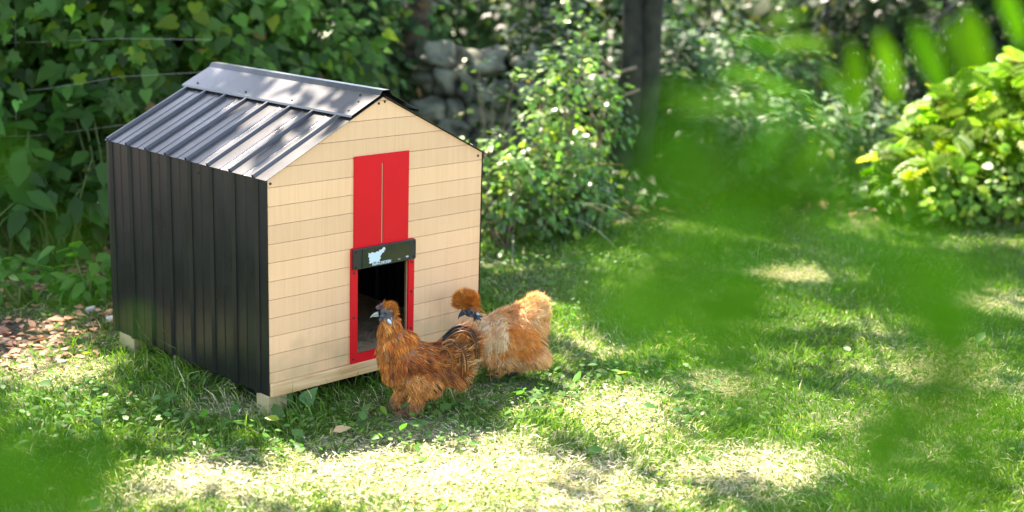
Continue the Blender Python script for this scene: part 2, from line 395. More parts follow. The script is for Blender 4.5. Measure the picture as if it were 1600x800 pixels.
def shrub(name, label, cat, base, rad, kind, size, n, color, group=None, mat=M_LEAF, clumps=None, face=(-.7, -.7, .3),
          droop=.5, yellow=.05, stems=True, var=.3, top_only=False, zmin=.02, flat=0.):
    """a bush standing at base with half-sizes rad: leaves gathered into uneven clumps, each clump on its own stem"""
    r = np.random.default_rng(abs(hash((round(float(base[0]), 2), round(float(base[1]), 2), n))) % (2 ** 32))
    root = empty(name, (float(base[0]), float(base[1]), float(hz(base[0], base[1]))), 0, label, cat, group)
    rx, ry, rz = rad
    if clumps is None: clumps = max(6, int(n / 60))
    d = rdir(clumps, r); d[:, 2] = np.abs(d[:, 2]) * 1. if top_only else d[:, 2]
    q = r.random(clumps) ** .38
    cc = d * q[:, None] * np.array([rx, ry, rz]) * .88 + np.array([0, 0, rz])
    cc[:, 2] = np.maximum(cc[:, 2], zmin + .03)
    cs = r.uniform(.5, 1.3, clumps) * (rx * ry * rz) ** (1 / 3) * (.9 / clumps ** .33) * 1.35
    k = r.integers(0, clumps, n)
    dl = rdir(n, r)
    P = cc[k] + dl * (cs[k] * r.random(n) ** .33)[:, None]
    P[:, 2] = np.maximum(P[:, 2], zmin)
    f = np.array(face, float)
    out = norm(P - np.array([0, 0, rz * .8]))
    N = norm(dl * .5 + out * .5 + np.array([0, 0, .7]) + f * flat + rdir(n, r) * .45)
    Xd = norm(out * .8 + rdir(n, r) * .8 + np.array([0, 0, -droop]))
    Xd = norm(Xd - N * (Xd * N).sum(1, keepdims=True) * .9)
    S = size * np.exp(r.normal(0, .25, n))
    tone = np.exp(r.normal(0, .22, clumps))
    C = leafcol(n, color, var, yellow, r=r) * tone[k][:, None]
    np_mesh('foliage', *leaves(kind, P, Xd, N, S, C)[:2], mat, root, leaves(kind, P, Xd, N, S, C)[2])
    if stems:
        mb = MB()
        for i in range(min(clumps, 16)):
            e = cc[i]; b = np.array([r.normal(0, rx * .15), r.normal(0, ry * .15), 0])
            m_ = b * .4 + e * .6 + np.array([0, 0, .15 * rz])
            mb.tube([b, b * .5 + m_ * .5 + r.normal(0, .01, 3), m_, e], [.006 + rz * .006, .005 + rz * .004, .004, .002], 5)
        mb.build('stem', M_TWIG if kind in ('small', 'ivy') else M_STEM, root, smooth=True)
    return root

# dark overgrown hedge on the left
DG = (.026, .072, .011)
def at0(u, d):
    """ground point under column u at distance d"""
    p = at(u, 300, d); return p
HG = 'overgrown hedge bushes behind the coop'
for (u, d, rx, rz, kind, size, n, colr, lab) in [
    (-150, 6.1, .75, .85, 'heart', .062, 4200, DG, 'dark green bindweed covered hedge bush at the far left edge of the garden'),
    (60, 6.4, .75, .9, 'ivy', .056, 6500, (.034, .088, .013), 'ivy covered hedge bush left of the coop behind the thin wire fence'),
    (235, 6.6, .7, .85, 'heart', .06, 5600, (.038, .098, .013), 'heart leaved climbing bush right behind the far left roof corner of the coop'),
    (400, 7.2, .65, .8, 'heart', .062, 4200, (.045, .11, .016), 'leafy climber bush rising behind the roof ridge of the coop'),
    (520, 7.9, .6, .85, 'ivy', .058, 3600, (.03, .07, .02), 'shadowy ivy bush between the roof ridge and the brown tree trunk'),
]:
    p = at0(u, d)
    shrub('hedge_bush', lab, 'bush', p, (rx, rx, rz), kind, size, n, np.array(colr) * 1.25, HG, M_LEAF, flat=.9, droop=.7, var=.42, yellow=.08)
# second, taller row behind
for i, (u, d, rx, rz, lab) in enumerate([
    (-60, 8.2, 1.0, 1.1, 'tall dark bush in deep shade at the far upper left behind the hedge'),
    (180, 8.6, .9, 1.15, 'tall dark bush in the second row behind the ivy hedge'),
    (460, 9.8, 1.0, 1.1, 'tall dark bush far behind the roof ridge of the coop'),
    (700, 10.4, 1.0, .9, 'dark bush behind the dry stone wall'),
    (930, 10.2, 1.0, .9, 'dark bush behind the bright leaved shrub and left of the pale trunk'),
    (1180, 11.0, 1.2, .75, 'grey green bush in the far background right of the pale trunk'),
    (1440, 9.9, .9, 1.05, 'dark bush in the deep shade behind the yellow green ferns'),
    (1640, 9.6, 1.0, 1.1, 'dark bush behind the ferns at the far upper right'),
    (1020, 13.5, 1.6, .9, 'pale sunlit thicket far behind the pale trunk'),
    (1290, 13.8, 1.3, .8, 'pale sunlit thicket in the far background on the upper right'),
    (760, 13.6, 1.6, 1.0, 'thicket far behind the stone wall'),
]):
    p = at0(u, d)
    colr = (.05, .085, .03) if d > 12.5 or u == 1180 else (.012, .028, .008) if u > 1350 else (.026, .06, .014)  # right-hand bushes: deep shade put into a darker leaf colour
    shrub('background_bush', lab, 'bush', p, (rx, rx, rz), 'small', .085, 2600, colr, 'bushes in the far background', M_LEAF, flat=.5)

# large leaved plants low on the left
for (u, d, rx, rz, size, n, colr, lab) in [
    (25, 5.75, .30, .34, .12, 110, (.030, .095, .016), 'large leaved plant at the left edge in front of the ivy hedge'),
    (95, 5.6, .26, .30, .115, 100, (.028, .085, .014), 'large leaved plant between the left edge and the coop, beside the leaf litter'),
    (150, 5.95, .26, .42, .11, 110, (.036, .11, .018), 'large drooping leaved plant close to the rear left corner of the coop'),
    (-60, 5.5, .35, .28, .12, 100, (.028, .08, .014), 'large leaved plant partly cut off by the left edge of the view'),
]:
    shrub('broadleaf_plant', lab, 'plant', at0(u, d), (rx, rx, rz), 'ovate', size, n, colr, 'large leaved plants under the hedge', M_LEAF, clumps=14, flat=.5, droop=.5, yellow=0, var=.2)
shrub('nettle_plant', 'small bright green nettle seedling beside the rear left corner of the coop', 'plant', gnd(138, 470), (.11, .11, .12), 'ovate', .075, 60, (.08, .22, .035), None, M_LEAF, clumps=8, flat=.2, yellow=0, var=.15)
shrub('nettle_plant', 'low nettle patch at the lower left of the hedge by the bare earth', 'plant', gnd(30, 478), (.2, .14, .09), 'ovate', .07, 90, (.06, .16, .03), None, M_LEAF, clumps=8, flat=.2, yellow=0, var=.15)

# bright small leaved shrub right of the coop
BG = (.19, .31, .065)  # pale leaves, lightened further in place of blown-out sun glints
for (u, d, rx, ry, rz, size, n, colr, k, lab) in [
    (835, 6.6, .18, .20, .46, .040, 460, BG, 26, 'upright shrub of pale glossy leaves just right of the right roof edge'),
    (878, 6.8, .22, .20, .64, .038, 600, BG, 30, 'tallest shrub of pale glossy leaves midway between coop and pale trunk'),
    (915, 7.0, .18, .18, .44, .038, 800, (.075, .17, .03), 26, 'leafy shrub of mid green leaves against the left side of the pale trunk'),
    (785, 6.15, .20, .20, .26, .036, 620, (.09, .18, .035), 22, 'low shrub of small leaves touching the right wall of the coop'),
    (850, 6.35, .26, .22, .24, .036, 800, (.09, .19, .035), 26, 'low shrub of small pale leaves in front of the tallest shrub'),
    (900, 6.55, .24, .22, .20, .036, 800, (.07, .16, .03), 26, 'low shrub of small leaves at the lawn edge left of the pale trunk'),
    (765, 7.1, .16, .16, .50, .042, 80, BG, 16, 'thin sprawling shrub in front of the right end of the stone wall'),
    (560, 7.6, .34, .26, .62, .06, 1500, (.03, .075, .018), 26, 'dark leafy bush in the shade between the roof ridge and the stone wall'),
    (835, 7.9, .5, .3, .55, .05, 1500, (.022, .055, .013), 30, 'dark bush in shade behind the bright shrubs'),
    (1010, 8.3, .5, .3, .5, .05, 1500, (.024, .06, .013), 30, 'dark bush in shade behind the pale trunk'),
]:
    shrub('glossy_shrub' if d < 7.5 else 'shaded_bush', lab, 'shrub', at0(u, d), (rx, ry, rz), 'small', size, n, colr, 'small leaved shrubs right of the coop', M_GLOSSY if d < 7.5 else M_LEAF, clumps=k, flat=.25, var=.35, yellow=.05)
shrub('glossy_shrub', 'broad pale leaved shoot poking up behind the middle of the roof ridge', 'shrub', at0(445, 6.6), (.12, .12, .44), 'ovate', .10, 40, (.12, .20, .08), None, M_GLOSSY, clumps=6, flat=.2, top_only=True, zmin=.5, yellow=0)
# long arching grass
def tussock(base, n, L, colr, label, name='grass_tussock'):
    root = empty(name, (float(base[0]), float(base[1]), float(hz(base[0], base[1]))), 0, label, 'grass tuft')
    a = rng.uniform(0, 2 * math.pi, n); e = rng.uniform(.5, 1.3, n)
    Xd = np.stack([np.cos(a) * np.cos(e), np.sin(a) * np.cos(e), np.sin(e)], -1)
    parts = []
    S = L * rng.uniform(.6, 1.1, n)
    P = rng.normal(0, .02, (n, 3)) * np.array([1, 1, 0]); C = leafcol(n, colr, .25, .05)
    seg = 6; V = []; F = []; side = norm(np.cross(Xd, np.array([0, 0, 1.]))); base_i = 0
    pts = []; pos = P.copy(); dirn = Xd.copy()
    for s in range(seg + 1):
        w = .006 * (1 - (s / seg) ** 2) + .0005
        pts.append(np.stack([pos - side * w, pos + side * w], 1))
        pos = pos + dirn * (S / seg)[:, None]; dirn = norm(dirn + np.array([0, 0, -.30]))
    V = np.stack(pts, 1).reshape(n, -1, 3)
    f = np.array([(2 * s, 2 * s + 1, 2 * s + 3, 2 * s + 2) for s in range(seg)])
    F = (f[None] + (np.arange(n) * V.shape[1])[:, None, None]).reshape(-1, 4)
    np_mesh('blades', V.reshape(-1, 3), F, M_GRASS, root, np.repeat(C, V.shape[1], 0))
tussock(at0(800, 6.3), 34, .68, (.20, .24, .14), 'tall tuft of long arching pale grass blades beside the right roof edge of the coop')
tussock(at0(150, 6.1), 22, .9, (.12, .16, .07), 'thin tuft of arching grass stalks in front of the ivy hedge')

# undergrowth on the right, middle distance
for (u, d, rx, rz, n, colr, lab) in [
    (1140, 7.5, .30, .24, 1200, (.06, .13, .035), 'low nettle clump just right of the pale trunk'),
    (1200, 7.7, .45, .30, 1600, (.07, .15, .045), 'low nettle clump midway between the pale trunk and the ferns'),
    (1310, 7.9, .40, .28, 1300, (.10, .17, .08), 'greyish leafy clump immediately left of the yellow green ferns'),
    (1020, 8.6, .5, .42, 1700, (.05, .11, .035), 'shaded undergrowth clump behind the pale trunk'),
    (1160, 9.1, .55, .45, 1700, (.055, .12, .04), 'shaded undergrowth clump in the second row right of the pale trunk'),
    (1400, 8.9, .5, .34, 1500, (.014, .035, .009), 'dark undergrowth clump behind the ferns on their left side'),  # leaf colour darkened to stand for the unlit gap here
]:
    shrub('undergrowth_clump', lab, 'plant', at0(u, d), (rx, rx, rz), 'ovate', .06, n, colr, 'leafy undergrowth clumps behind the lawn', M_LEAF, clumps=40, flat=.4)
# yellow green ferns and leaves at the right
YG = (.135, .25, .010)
for (u, d, rx, rz, kind, size, n, colr, lab) in [
    (1455, 7.1, .24, .20, 'compound', .13, 700, YG, 'smaller left clump of yellow green ferns at the lawn edge'),
    (1515, 7.3, .30, .32, 'compound', .14, 1000, YG, 'middle clump of tall yellow green ferns in the sun'),
    (1605, 7.35, .36, .42, 'compound', .15, 1400, YG, 'largest and tallest clump of sunlit yellow green ferns at the right edge'),
    (1475, 6.95, .28, .16, 'small', .045, 900, (.09, .19, .02), 'low leafy weeds in front of the left fern clump'),
    (1580, 7.0, .34, .20, 'small', .045, 1200, (.09, .19, .02), 'low leafy weeds in front of the tallest fern clump'),
    (1700, 7.2, .45, .40, 'compound', .14, 800, YG, 'fern clump cut off by the right edge of the view'),
]:
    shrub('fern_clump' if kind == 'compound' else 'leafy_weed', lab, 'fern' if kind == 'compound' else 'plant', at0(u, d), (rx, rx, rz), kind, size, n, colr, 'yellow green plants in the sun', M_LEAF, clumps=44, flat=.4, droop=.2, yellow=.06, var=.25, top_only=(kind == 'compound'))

# ------------------------------------------------------------------ stone wall
def stone(mb, c, s, r):
    n = 14; m = 20
    off = Vector(r.uniform(-50, 50, 3).tolist()); sq = r.uniform(3.0, 6.0)
    R = Matrix.Rotation(r.uniform(-.4, .4), 3, 'X') @ Matrix.Rotation(r.uniform(-.3, .3), 3, 'Y') @ Matrix.Rotation(r.uniform(0, 6), 3, 'Z')
    v = []; f = []
    for i in range(n + 1):
        th = math.pi * i / n
        for k in range(m):
            ph = 2 * math.pi * k / m
            d = Vector((math.sin(th) * math.cos(ph), math.sin(th) * math.sin(ph), math.cos(th)))
            q = (abs(d.x) ** sq + abs(d.y) ** sq + abs(d.z) ** sq) ** (-1 / sq)
            p = R @ (d * q * (1 + .42 * mnoise.noise(d * 1.3 + off) + .16 * mnoise.noise(d * 3.2 + off) + .05 * mnoise.noise(d * 9 + off)))
            v.append((c[0] + p.x * s[0], c[1] + p.y * s[1], c[2] + p.z * s[2]))
    for i in range(n):
        for k in range(m): f.append((i * m + k, (i + 1) * m + k, (i + 1) * m + (k + 1) % m, i * m + (k + 1) % m))
    mb.add(v, f)
w0 = at0(600, 7.85); w1 = at0(800, 7.65)
w0[2] = 0; w1[2] = 0
sroot = empty('stone_wall', tuple(float(q) for q in (w0[0], w0[1], hz(w0[0], w0[1]))), math.atan2(w1[1] - w0[1], w1[0] - w0[0]), 'old dry stone wall of rounded grey field stones behind the coop', 'wall')
L = float(np.linalg.norm(w1 - w0)); mb = MB(); rs = np.random.default_rng(3)
for row in range(6):
    x = -.2 + rs.uniform(0, .1)
    while x < L:
        w = rs.uniform(.06, .12)
        if not (row == 5 and rs.random() < .35):
            stone(mb, (x + w, rs.normal(0, .03), .04 + row * .125 + rs.normal(0, .015)), (w, rs.uniform(.10, .17), rs.uniform(.062, .085)), rs)
            stone(mb, (x + w, .26 + rs.normal(0, .02), .04 + row * .125), (w * 1.1, .10, .07), rs)
        x += 2 * w * .95
mb.build('stones', M_STONE, sroot, smooth=True)

# ------------------------------------------------------------------ trees
LIT_PX = [(730, 745, 340, 62), (1350, 650, 200, 40), (1250, 500, 160, 24), (960, 640, 150, 50), (800, 690, 130, 30), (1235, 432, 110, 16), (1500, 590, 120, 40), (100, 585, 120, 34), (1120, 600, 80, 16),
          (390, 655, 60, 26), (800, 410, 45, 30), (880, 515, 50, 55), (1560, 470, 60, 30), (1290, 740, 120, 24), (240, 600, 60, 25), (1560, 380, 80, 10),
          (1150, 460, 50, 12), (960, 450, 50, 10), (230, 740, 100, 18), (1480, 680, 60, 16), (70, 520, 100, 20), (210, 655, 190, 50), (440, 690, 110, 26), (200, 560, 50, 22), (310, 610, 80, 34), (330, 575, 40, 14), (240, 660, 60, 20), (1000, 560, 70, 14), (1400, 520, 60, 12), (1250, 560, 60, 12), (1050, 400, 60, 8)]
def q2(P): return np.asarray(P)[..., :2] - np.asarray(P)[..., 2:3] * (SUN[:2] / SUN[2])
LIT_3D = [(at(975, 60, 7.6), .05), (at(978, 150, 7.6), .05), (at(1015, 110, 7.7), .04), (at(1005, 200, 7.65), .04), (at(860, 200, 6.7), .62), (at(1500, 240, 7.3), .7), (at(1600, 200, 7.3), .6), (at(1430, 300, 7.0), .3), (at(700, 190, 7.6), .15), (at(840, 470, 4.5), .11), (at(780, 120, 7.2), .2), (at(1120, 30, 13), .5),
          (at(300, 60, 8), .2), (at(440, 90, 7.2), .18), (at(1080, 40, 13.), .9), (at(830, 330, 6.3), .3), (at(1350, 250, 7.8), .2), (at(400, 255, 4.12), 0.104), (at(480, 160, 4.4), 0.130), (at(560, 160, 4.2), 0.117), (at(330, 215, 4.45), 0.117), (at(260, 205, 4.7), 0.104), (at(420, 200, 4.3), 0.117),
          (at(500, 205, 4.15), 0.104), (at(380, 130, 4.7), 0.117), (at(450, 230, 4.15), 0.104), (at(300, 180, 4.75), 0.104), (at(360, 170, 4.55), 0.104), (at(225, 205, 4.8), 0.078), (at(690, 130, 7.6), .14), (at(745, 190, 7.5), .16), (at(660, 170, 7.6), .08), (at(900, 280, 6.5), .25), (at(800, 250, 6.3), .25)]
LIT_Q = [(q2(p), r) for p, r in LIT_3D]
SHADE_3D = [(at(1450, 130, 9.5), .55), (at(1580, 100, 9.3), .5), (at(1500, 60, 10), .5), (at(640, 560, 4.1), .22), (at(300, 400, 4.3), .3), (at(760, 560, 4.4), .10)]
SHADE_Q = [(q2(p), r) for p, r in SHADE_3D]
def lit_wanted(Q):
    """how strongly sunlight is wanted on the spot that a leaf at Q would shade"""
    q = q2(Q); u, v, d = proj(np.concatenate([q, np.zeros((len(q), 1))], 1))
    w = np.zeros(len(q))
    nz = (fbm(q[:, 0], q[:, 1], 4.5, 20) - .5) * 2.1
    for a, b, ra, rb in LIT_PX:
        w = np.maximum(w, 1.25 - np.sqrt(((u - a) / ra) ** 2 + ((v - b) / rb) ** 2) * .75)
    w = np.where(d > 0, w, 0)
    for c_, r_ in LIT_Q:
        w = np.maximum(w, 1.3 - np.hypot(q[:, 0] - c_[0], q[:, 1] - c_[1]) / r_ * .8)
    w = w + nz
    for c_, r_ in SHADE_Q:
        w = np.where(np.hypot(q[:, 0] - c_[0], q[:, 1] - c_[1]) < r_, 0, w)
    return w
def tree(name, label, base, r0, hgt, lean, bark, crown_c, crown_r, n, seed, second=None):
    r = np.random.default_rng(seed)
    z0 = float(hz(base[0], base[1])) - .05
    root = empty(name, (float(base[0]), float(base[1]), z0), 0, label, 'tree', 'trees at the edge of the garden')
    mb = MB(); k = 14; pts = []; rad = []
    for i in range(k):
        t = i / (k - 1)
        pts.append((lean[0] * t + r.normal(0, .012), lean[1] * t + r.normal(0, .012), hgt * t)); rad.append(r0 * (1.35 - .35 * min(1, t * 9)) * (1 - .55 * t))
    mb.tube(pts, rad, 18)
    if second:
        dx, dy, rr = second
        mb.tube([(dx * (1 + .3 * t) + r.normal(0, .01), dy * (1 + .3 * t), hgt * .95 * t) for t in np.linspace(0, 1, 12)], [rr * (1.2 - .6 * t) for t in np.linspace(0, 1, 12)], 14)
    mb.build('trunk', bark, root, smooth=True)
    cl = np.array(crown_c) - np.array([base[0], base[1], z0]); ml = MB()
    tips = []
    for i in range(16):
        d = rdir(1, r)[0]; e = cl + d * np.array(crown_r) * r.uniform(.4, .85)
        s = np.array(pts[r.integers(8, 13)])
        m_ = s * .5 + e * .5 + np.array([0, 0, .25])
        ml.tube([s, s * .6 + m_ * .4 + np.array([0, 0, .1]), m_, e], [r0 * .35, r0 * .28, r0 * .2, .012], 7)
    ml.build('limb', bark, root, smooth=True)
    # crown: leaves in clumps, cut open where pools of sunlight are wanted below
    K = 260
    cc = np.array(crown_c) + rdir(K, r) * (r.random((K, 1)) ** .45) * np.array(crown_r)
    kk = r.integers(0, K, n)
    P = cc[kk] + rdir(n, r) * (r.random((n, 1)) ** .4) * r.uniform(.22, .5, (K, 1))[kk] * np.array([1, 1, .5])
    P = P[P[:, 2] > 2.3]
    w = lit_wanted(P)
    P = P[(w < .36)]
    m = len(P)
    N = norm(np.array([0, 0, 1.]) + rdir(m, r) * .7); Xd = norm(rdir(m, r) * np.array([1, 1, .4]) + np.array([0, 0, -.3]))
    V, F, C = leaves('ovate', P - np.array([base[0], base[1], z0]), Xd, N, r.uniform(.09, .15, m), leafcol(m, (.05, .11, .025), .25, .03, r=r))
    np_mesh('crown', V, F, M_LEAF, root, C)
    return root
tree('tree', 'brown barked tree standing behind the roof ridge beside the stone wall', at0(617, 7.9), .085, 3.4, (.2, -.3, 0), M_BARK, (2.0, 3.6, 4.4), (2.6, 2.0, 1.4), 7500, 11)
tree('tree', 'pale mottled tree with two close trunks standing right of the bright shrub', at0(972, 7.65), .070, 3.6, (.1, .0, 0), M_BARKP, (3.6, 1.9, 4.6), (2.8, 2.6, 1.5), 9500, 12, second=(.085, -.07, .055))
tree('tree', 'dark shaded trunk at the upper left behind the ivy hedge', at0(305, 7.6), .07, 3.3, (-.4, -.4, 0), M_BARK, (.2, 3.4, 4.2), (2.4, 2.0, 1.3), 6500, 13)
tree('tree', 'thin dark trunk at the far upper left leaning through the bushes', at0(88, 7.4), .035, 3.0, (-.4, .1, 0), M_BARK, (-1.2, 4.4, 4.2), (1.8, 1.6, 1.2), 3500, 14)
tree('tree', 'unseen tree past the right edge, added for the shade of its crown', at0(1790, 9.8), .09, 3.6, (.2, 0, 0), M_BARK, (6.0, 1.4, 4.6), (2.6, 2.6, 1.5), 7500, 15)  # trunk out of view; the tree is kept for its crown's shadow

# ------------------------------------------------------------------ wire fence and twigs
fr = empty('wire_fence', (0, 0, 0), 0, 'thin rusty wire fence sagging in front of the ivy hedge', 'fence')
for (pts) in [((-160, 150), (60, 140), (130, 130), (185, 120), (330, 112)), ((-160, 215), (40, 213), (110, 206), (185, 196), (330, 186)),
              ((-160, 70), (60, 66), (185, 60), (330, 62))]:
    P = [at(u, v, 5.75) for u, v in pts]
    MB().tube(P, .0009, 5).build('wire', M_WIRE, fr)
for u in (24,):
    MB().tube([at(u, 20, 5.76), at(u + 1, 220, 5.76)], .0008, 5).build('wire', M_WIRE, fr)
for u in (-170,):
    b = at(u, 300, 5.78); MB().tube([(b[0], b[1], 0), (b[0], b[1], 1.35)], .022, 8).build('post', M_BARK, fr)
tw = empty('dry_branch', tuple(at(985, 120, 7.4)), 0, 'dry forked twig sticking out left of the pale trunk', 'branch')
o0 = at(985, 120, 7.4)
mb = MB()
for pl in [((995, 105), (940, 120), (895, 118), (850, 112)), ((940, 120), (935, 150), (940, 185)), ((940, 120), (905, 160), (890, 195)), ((895, 118), (880, 75), (860, 50)), ((965, 112), (930, 85), (900, 70)),
           ((905, 128), (870, 135), (835, 130)), ((1000, 140), (950, 158), (900, 172))]:
    P = [at(u, v, 7.3 + .0008 * (1000 - u)) - o0 for u, v in pl]
    mb.tube(P, [.009 * (1 - .7 * i / (len(P) - 1)) for i in range(len(P))], 6)
mb.build('twigs', M_TWIG, tw, smooth=True)

# ------------------------------------------------------------------ coop
coop = empty('chicken_coop', (.42, .44, 0), 0, 'small gabled chicken coop with black metal roof, plywood front and red automatic door', 'chicken coop')
CO = Vector((-.42, -.44, 0))
def cpart(mb, name, mat, parent=None, bevel=0, smooth=False, label=None):
    mb.v = [(x + CO.x, y + CO.y, z + CO.z) for x, y, z in mb.v]
    o = mb.build(name, mat, parent or coop, bevel, smooth)
    if label: o['label'] = label
    return o
W, D = .84, .882
ZB, ZE, ZA = .098, .704, .912
slope = (ZA - ZE) / (W / 2)
def roofz(x): return ZE + slope * min(x, W - x)
# front boards with open grooves, cut to gable and to the door opening
OX0, OX1, OZ0, OZ1 = .318, .530, .120, .400
mb = MB()
def zcut(z):  # x range of the gable at height z
    if z <= ZE: return 0, W
    t = (z - ZE) / slope; return t, W - t
gz = [ZB] + sorted([.735 - .055 * k for k in range(-3, 12) if .735 - .055 * k > ZB + .02]) + [ZA]
g = .0007
for a, b in zip(gz[:-1], gz[1:]):
    z0, z1 = (a + g if a > ZB else a), (b - g if b < ZA else b - .0005)
    def slab(x0, x1, lo, hi, mb=mb):
        zs = sorted({lo, hi} | ({ZE} if lo < ZE < hi else set()))
        left = [(max(x0, zcut(z)[0]), z) for z in zs]; right = [(min(x1, zcut(z)[1]), z) for z in zs]
        mb.prism_y(left[::-1] + right if False else [p for p in left[::-1]] + [p for p in right], 0, .008)
    if z1 <= OZ0 or z0 >= OZ1: slab(0, W, z0, z1)
    else:
        slab(0, OX0, z0, z1); slab(OX1, W, z0, z1)
        if z0 < OZ0 < z1: slab(OX0, OX1, z0, OZ0)
        if z0 < OZ1 < z1: slab(OX0, OX1, OZ1, z1)
cpart(mb, 'front_wall', M_PLY)
mb = MB()
mb.box((.001, .008, ZB), (OX0, .016, ZE)); mb.box((OX1, .008, ZB), (W - .001, .016, ZE)); mb.box((OX0, .008, ZB), (OX1, .016, OZ0)); mb.box((OX0, .008, OZ1), (OX1, .016, ZE))
mb.prism_y([(.001, ZE), (W - .001, ZE), (W / 2, ZA - .001)], .008, .016)
cpart(mb, 'front_backing', M_DARKWOOD)
mb = MB(); mb.box((.001, D - .012, ZB), (W - .001, D, ZE)); mb.prism_y([(.001, ZE), (W - .001, ZE), (W / 2, ZA - .001)], D - .012, D)
cpart(mb, 'back_wall', M_PLY)
# floor with pine beams
mb = MB(); mb.box((.004, .03, .09), (W - .004, D - .015, .100)); cpart(mb, 'floor_board', M_PLY)
mb = MB(); mb.box((.0, -.012, .057), (W, .028, .097)); cpart(mb, 'floor_beam', M_PINE, bevel=.003)
mb = MB(); mb.box((.0, D - .04, .057), (W, D, .0895)); cpart(mb, 'floor_beam', M_PINE, bevel=.003)
# metal sheets
RIBS = [.055 + .1165 * k for k in range(8)]
def profile(y0, y1, h=.012, w_=.013):
    """(y, out) polyline with trapezoid ribs"""
    P = [(y0, 0)]
    for r_ in RIBS:
        P += [(r_ - w_, 0), (r_ - w_ * .55, h), (r_ + w_ * .55, h), (r_ + w_, 0)]
        if r_ + .07 < y1: P += [(r_ + .047, 0), (r_ + .050, .002), (r_ + .054, .002), (r_ + .057, 0)]
    return [p for p in P if y0 <= p[0] <= y1] + [(y1, 0)]
def sheet(A, B, outn, h, y0=-.003, y1=.886, th=.0012, w_=.013):
    """profile swept from xz point A to xz point B, ribs standing out along outn (x,z)"""
    P = profile(y0, y1, h, w_); n = len(P); v = []
    for X_, s in ((A, 0), (B, 0), (B, -th), (A, -th)):
        v += [(X_[0] + outn[0] * (o + s), y, X_[1] + outn[1] * (o + s)) for y, o in P]
    f = []
    for i in range(n - 1):
        for q in range(4):
            a, b = q * n + i, ((q + 1) % 4) * n + i
            f.append((a, b, b + 1, a + 1))
    f.append((0, 3 * n, 2 * n, n)); f.append((n - 1, 2 * n - 1, 3 * n - 1, 4 * n - 1))
    return MB().add(v, f)
wl = cpart(sheet((-.0025, .060), (-.0025, .7035), (-1, 0), .009), 'side_panel', M_METAL)
wr = cpart(sheet((W + .0025, .060), (W + .0025, .7035), (1, 0), .009), 'side_panel', M_METAL)
nl = math.hypot(slope, 1)
nL = (-slope / nl, 1 / nl); nR = (slope / nl, 1 / nl); e_ = .0035
def onroof(x, off=0., left=True):
    z = ZE + slope * (x if left else W - x)
    n_ = nL if left else nR
    return (x + n_[0] * (off + e_), z + n_[1] * (off + e_))
rl = cpart(sheet(onroof(-.008), onroof(W / 2 - .003), nL, .010, -.008, .890, w_=.0065), 'roof_panel', M_ROOF)
rr = cpart(sheet(onroof(W + .014, left=False), onroof(W / 2 + .003, left=False), nR, .010, -.008, .890, w_=.0065), 'roof_panel', M_ROOF)
# ridge cap
capo = .0135
A = onroof(W / 2 - .122, capo); A2 = onroof(W / 2 - .016, capo); A0 = (A[0] - .002, A[1] - .006)
Bq = onroof(W / 2 + .122, capo, False); B2 = onroof(W / 2 + .016, capo, False); B0 = (Bq[0] + .002, Bq[1] - .006)
top = A2[1] + .015
ring = [A0, A, A2, (W / 2 - .013, top), (W / 2 + .013, top), B2, Bq, B0]
inner = [(x, z - .0013) for x, z in ring]
mb = MB(); n = len(ring); v = []
for yy in (-.016, .898): v += [(x, yy, z) for x, z in ring] + [(x, yy, z) for x, z in inner]
f = []
for i in range(n - 1):
    f += [(i, i + 1, 2 * n + i + 1, 2 * n + i), (n + i, 3 * n + i, 3 * n + i + 1, n + i + 1), (i, n + i, n + i + 1, i + 1), (2 * n + i, 2 * n + i + 1, 3 * n + i + 1, 3 * n + i)]
f += [(0, 2 * n, 3 * n, n), (n - 1, 2 * n - 1, 4 * n - 1, 3 * n - 1)]
cap = cpart(mb.add(v, f), 'ridge_cap', M_ROOF)
def screw(p, nrm, r_=.0035, mat=M_SCREW, par=None):
    nrm = Vector(nrm).normalized(); p = Vector(p)
    m_ = MB().tube([p, p + nrm * .0015, p + nrm * .003], [r_, r_, r_ * .5], 8)
    return cpart(m_, 'screw', mat, par or coop)
for x, z in ((.010, .692), (.405, .893), (.428, .897), (.822, .695)): screw((x, -.0005, z), (0, -1, 0), .004)
for k, (yy, zz) in enumerate([(.81, .672), (.58, .672), (.35, .672), (.58, .45), (.70, .11), (.46, .11), (.24, .11)]): screw((-.003, yy, zz), (-1, 0, 0), .003)
for yy, dx in ((.02, .105), (.03, .06), (.30, .105), (.06, .03), (.55, .105), (.83, .105)):
    p = onroof(W / 2 - dx, capo + .0003); screw((p[0], yy, p[1]), (nL[0], 0, nL[1]), .0035)
# feet
mb = MB(); c0 = gnd(430, 655)
mb.box((-.004, -.002, -.03), (.062, .062, .0585)); cpart(mb, 'foot', M_POST, bevel=.003)
mb = MB(); mb.box((.0, .765, -.03), (.09, .86, .0585)); cpart(mb, 'foot', M_POST, bevel=.003)
mb = MB(); mb.box((.75, .0, -.03), (.82, .07, .0565)); cpart(mb, 'foot', M_POST, bevel=.003)
mb = MB(); mb.box((.75, .78, -.03), (.82, .86, .0565)); cpart(mb, 'foot', M_POST, bevel=.003)

